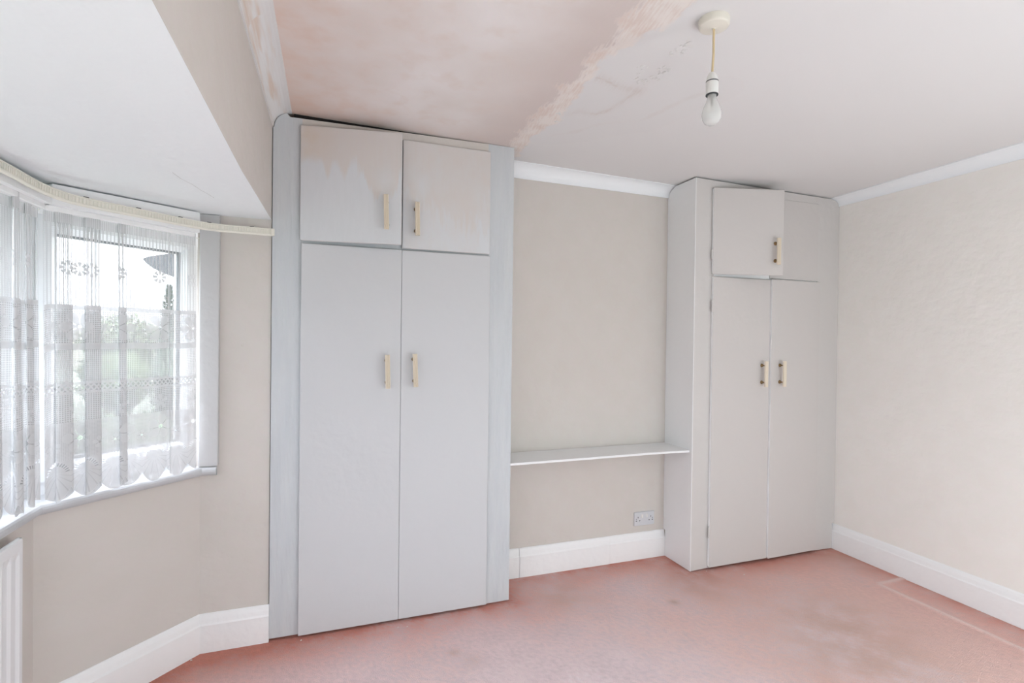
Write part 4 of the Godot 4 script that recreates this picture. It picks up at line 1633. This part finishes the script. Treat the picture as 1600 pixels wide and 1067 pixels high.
# an added globe lamp, out of view behind the camera, to brighten the room
func build_added_fill_lamp(at: Vector3, label: String) -> void:
	var l := thing("added_fill_lamp", label, "fill lamp", at, 0.0, "added fill lamps behind the camera")
	var h := FILL_LAMP_HIGH
	var st := new_st()
	lathe(st, [Vector2(0.0, 0.0), Vector2(0.14, 0.0), Vector2(0.14, 0.012), Vector2(0.12, 0.022), Vector2(0.015, 0.028)], 32)
	part("base", st, M.white_plastic, l)
	st = new_st()
	tube(st, [Vector3(0, 0.02, 0), Vector3(0, h - 0.235, 0)], 0.012, 12)
	part("pole", st, M.white_plastic, l)
	st = new_st()
	var prof := []
	for k in 17:
		var t := -PI / 2 + PI * k / 16.0
		prof.append(Vector2(0.24 * cos(t), h + 0.24 * sin(t)))
	lathe(st, prof, 40)
	part("globe", st, M.lit, l)
	var o := OmniLight3D.new()
	o.name = "fill_glow"
	o.position = Vector3(0, h, 0)
	o.light_color = Color(0.88, 0.975, 1.015)
	o.light_energy = FILL_LAMP_ENERGY
	o.light_size = 0.22
	o.omni_range = 12.0
	o.omni_attenuation = 2.0
	o.shadow_enabled = true
	l.add_child(o)

func build_small_bits() -> void:
	var st := new_st()
	lathe(st, [Vector2(0.0035, -0.004), Vector2(0.0045, 0.002), Vector2(0.003, 0.005), Vector2(0.0, 0.006)], 10, Transform3D(Basis(Vector3(1, 0, 0), Vector3(0, 0, 1), Vector3(0, -1, 0)), Vector3(-0.1173, 1.3764, 0.2462)))
	tag(part("wall_screw", st, M.crumb), "painted-over screw head in the narrow wall left of the tall wardrobe", "screw")
	# crumbs of plaster dropped on the carpet
	var at := [[2.649, 0.406, 0.007, "white plaster crumb below the middle of the right wardrobe"], [2.262, 0.734, 0.005, "white plaster crumb out on the carpet in front of the alcove"], [0.311, 0.411, 0.004, "white plaster speck in front of the left wardrobe's left door"], [0.586, 0.326, 0.006, "left of two plaster crumbs where the left wardrobe doors meet"], [0.629, 0.334, 0.006, "right of two plaster crumbs where the left wardrobe doors meet"], [-0.30, 0.305, 0.007, "white plaster crumb against the bay skirting near the corner"], [2.925, 0.558, 0.004, "tiny white speck on the carpet before the right wardrobe's right door"], [3.262, 0.623, 0.004, "white plaster speck near the right skirting, short of the carpet join"], [0.145, 0.296, 0.007, "plaster crumb at the foot of the left wardrobe's left stile"], [1.45, 0.16, 0.004, "white plaster speck near the left end of the alcove skirting"], [2.46, 0.295, 0.006, "plaster crumb at the foot of the right wardrobe's left stile"], [3.37, 0.29, 0.006, "plaster crumb at the foot of the right wardrobe's right stile"], [3.30, 1.1, 0.004, "white plaster speck beside the carpet join at the right"]]
	st = new_st()
	var ring := []
	for k in 6:
		ring.append(Vector3(cos(TAU * k / 6) * (0.7 + 0.3 * sin(k * 2.3)), 0.0, sin(TAU * k / 6) * (0.6 + 0.3 * cos(k * 1.7))))
	for k in 6:
		var a: Vector3 = ring[k]
		var b: Vector3 = ring[(k + 1) % 6]
		var c := Vector3(0.1, 0.7, -0.1)
		var n := (a - c).cross(b - c).normalized()
		if n.y < 0:
			n = -n
		tri(st, c, a, b, n)
		tri(st, Vector3(0, -0.05, 0), a, b, -UP)
	var first: MeshInstance3D = null
	for q in at:
		var o: MeshInstance3D
		if first == null:
			o = part("plaster_crumb", st, M.crumb)
			first = o
		else:
			o = first.duplicate()
			o.name = numbered("plaster_crumb")
			add_child(o)
		o.position = Vector3(q[0], 0.0005, q[1])
		o.scale = Vector3.ONE * q[2] * 0.9
		o.rotation.y = q[0] * 7.0
		tag(o, q[3], "plaster crumb", "plaster crumbs scattered on the carpet")
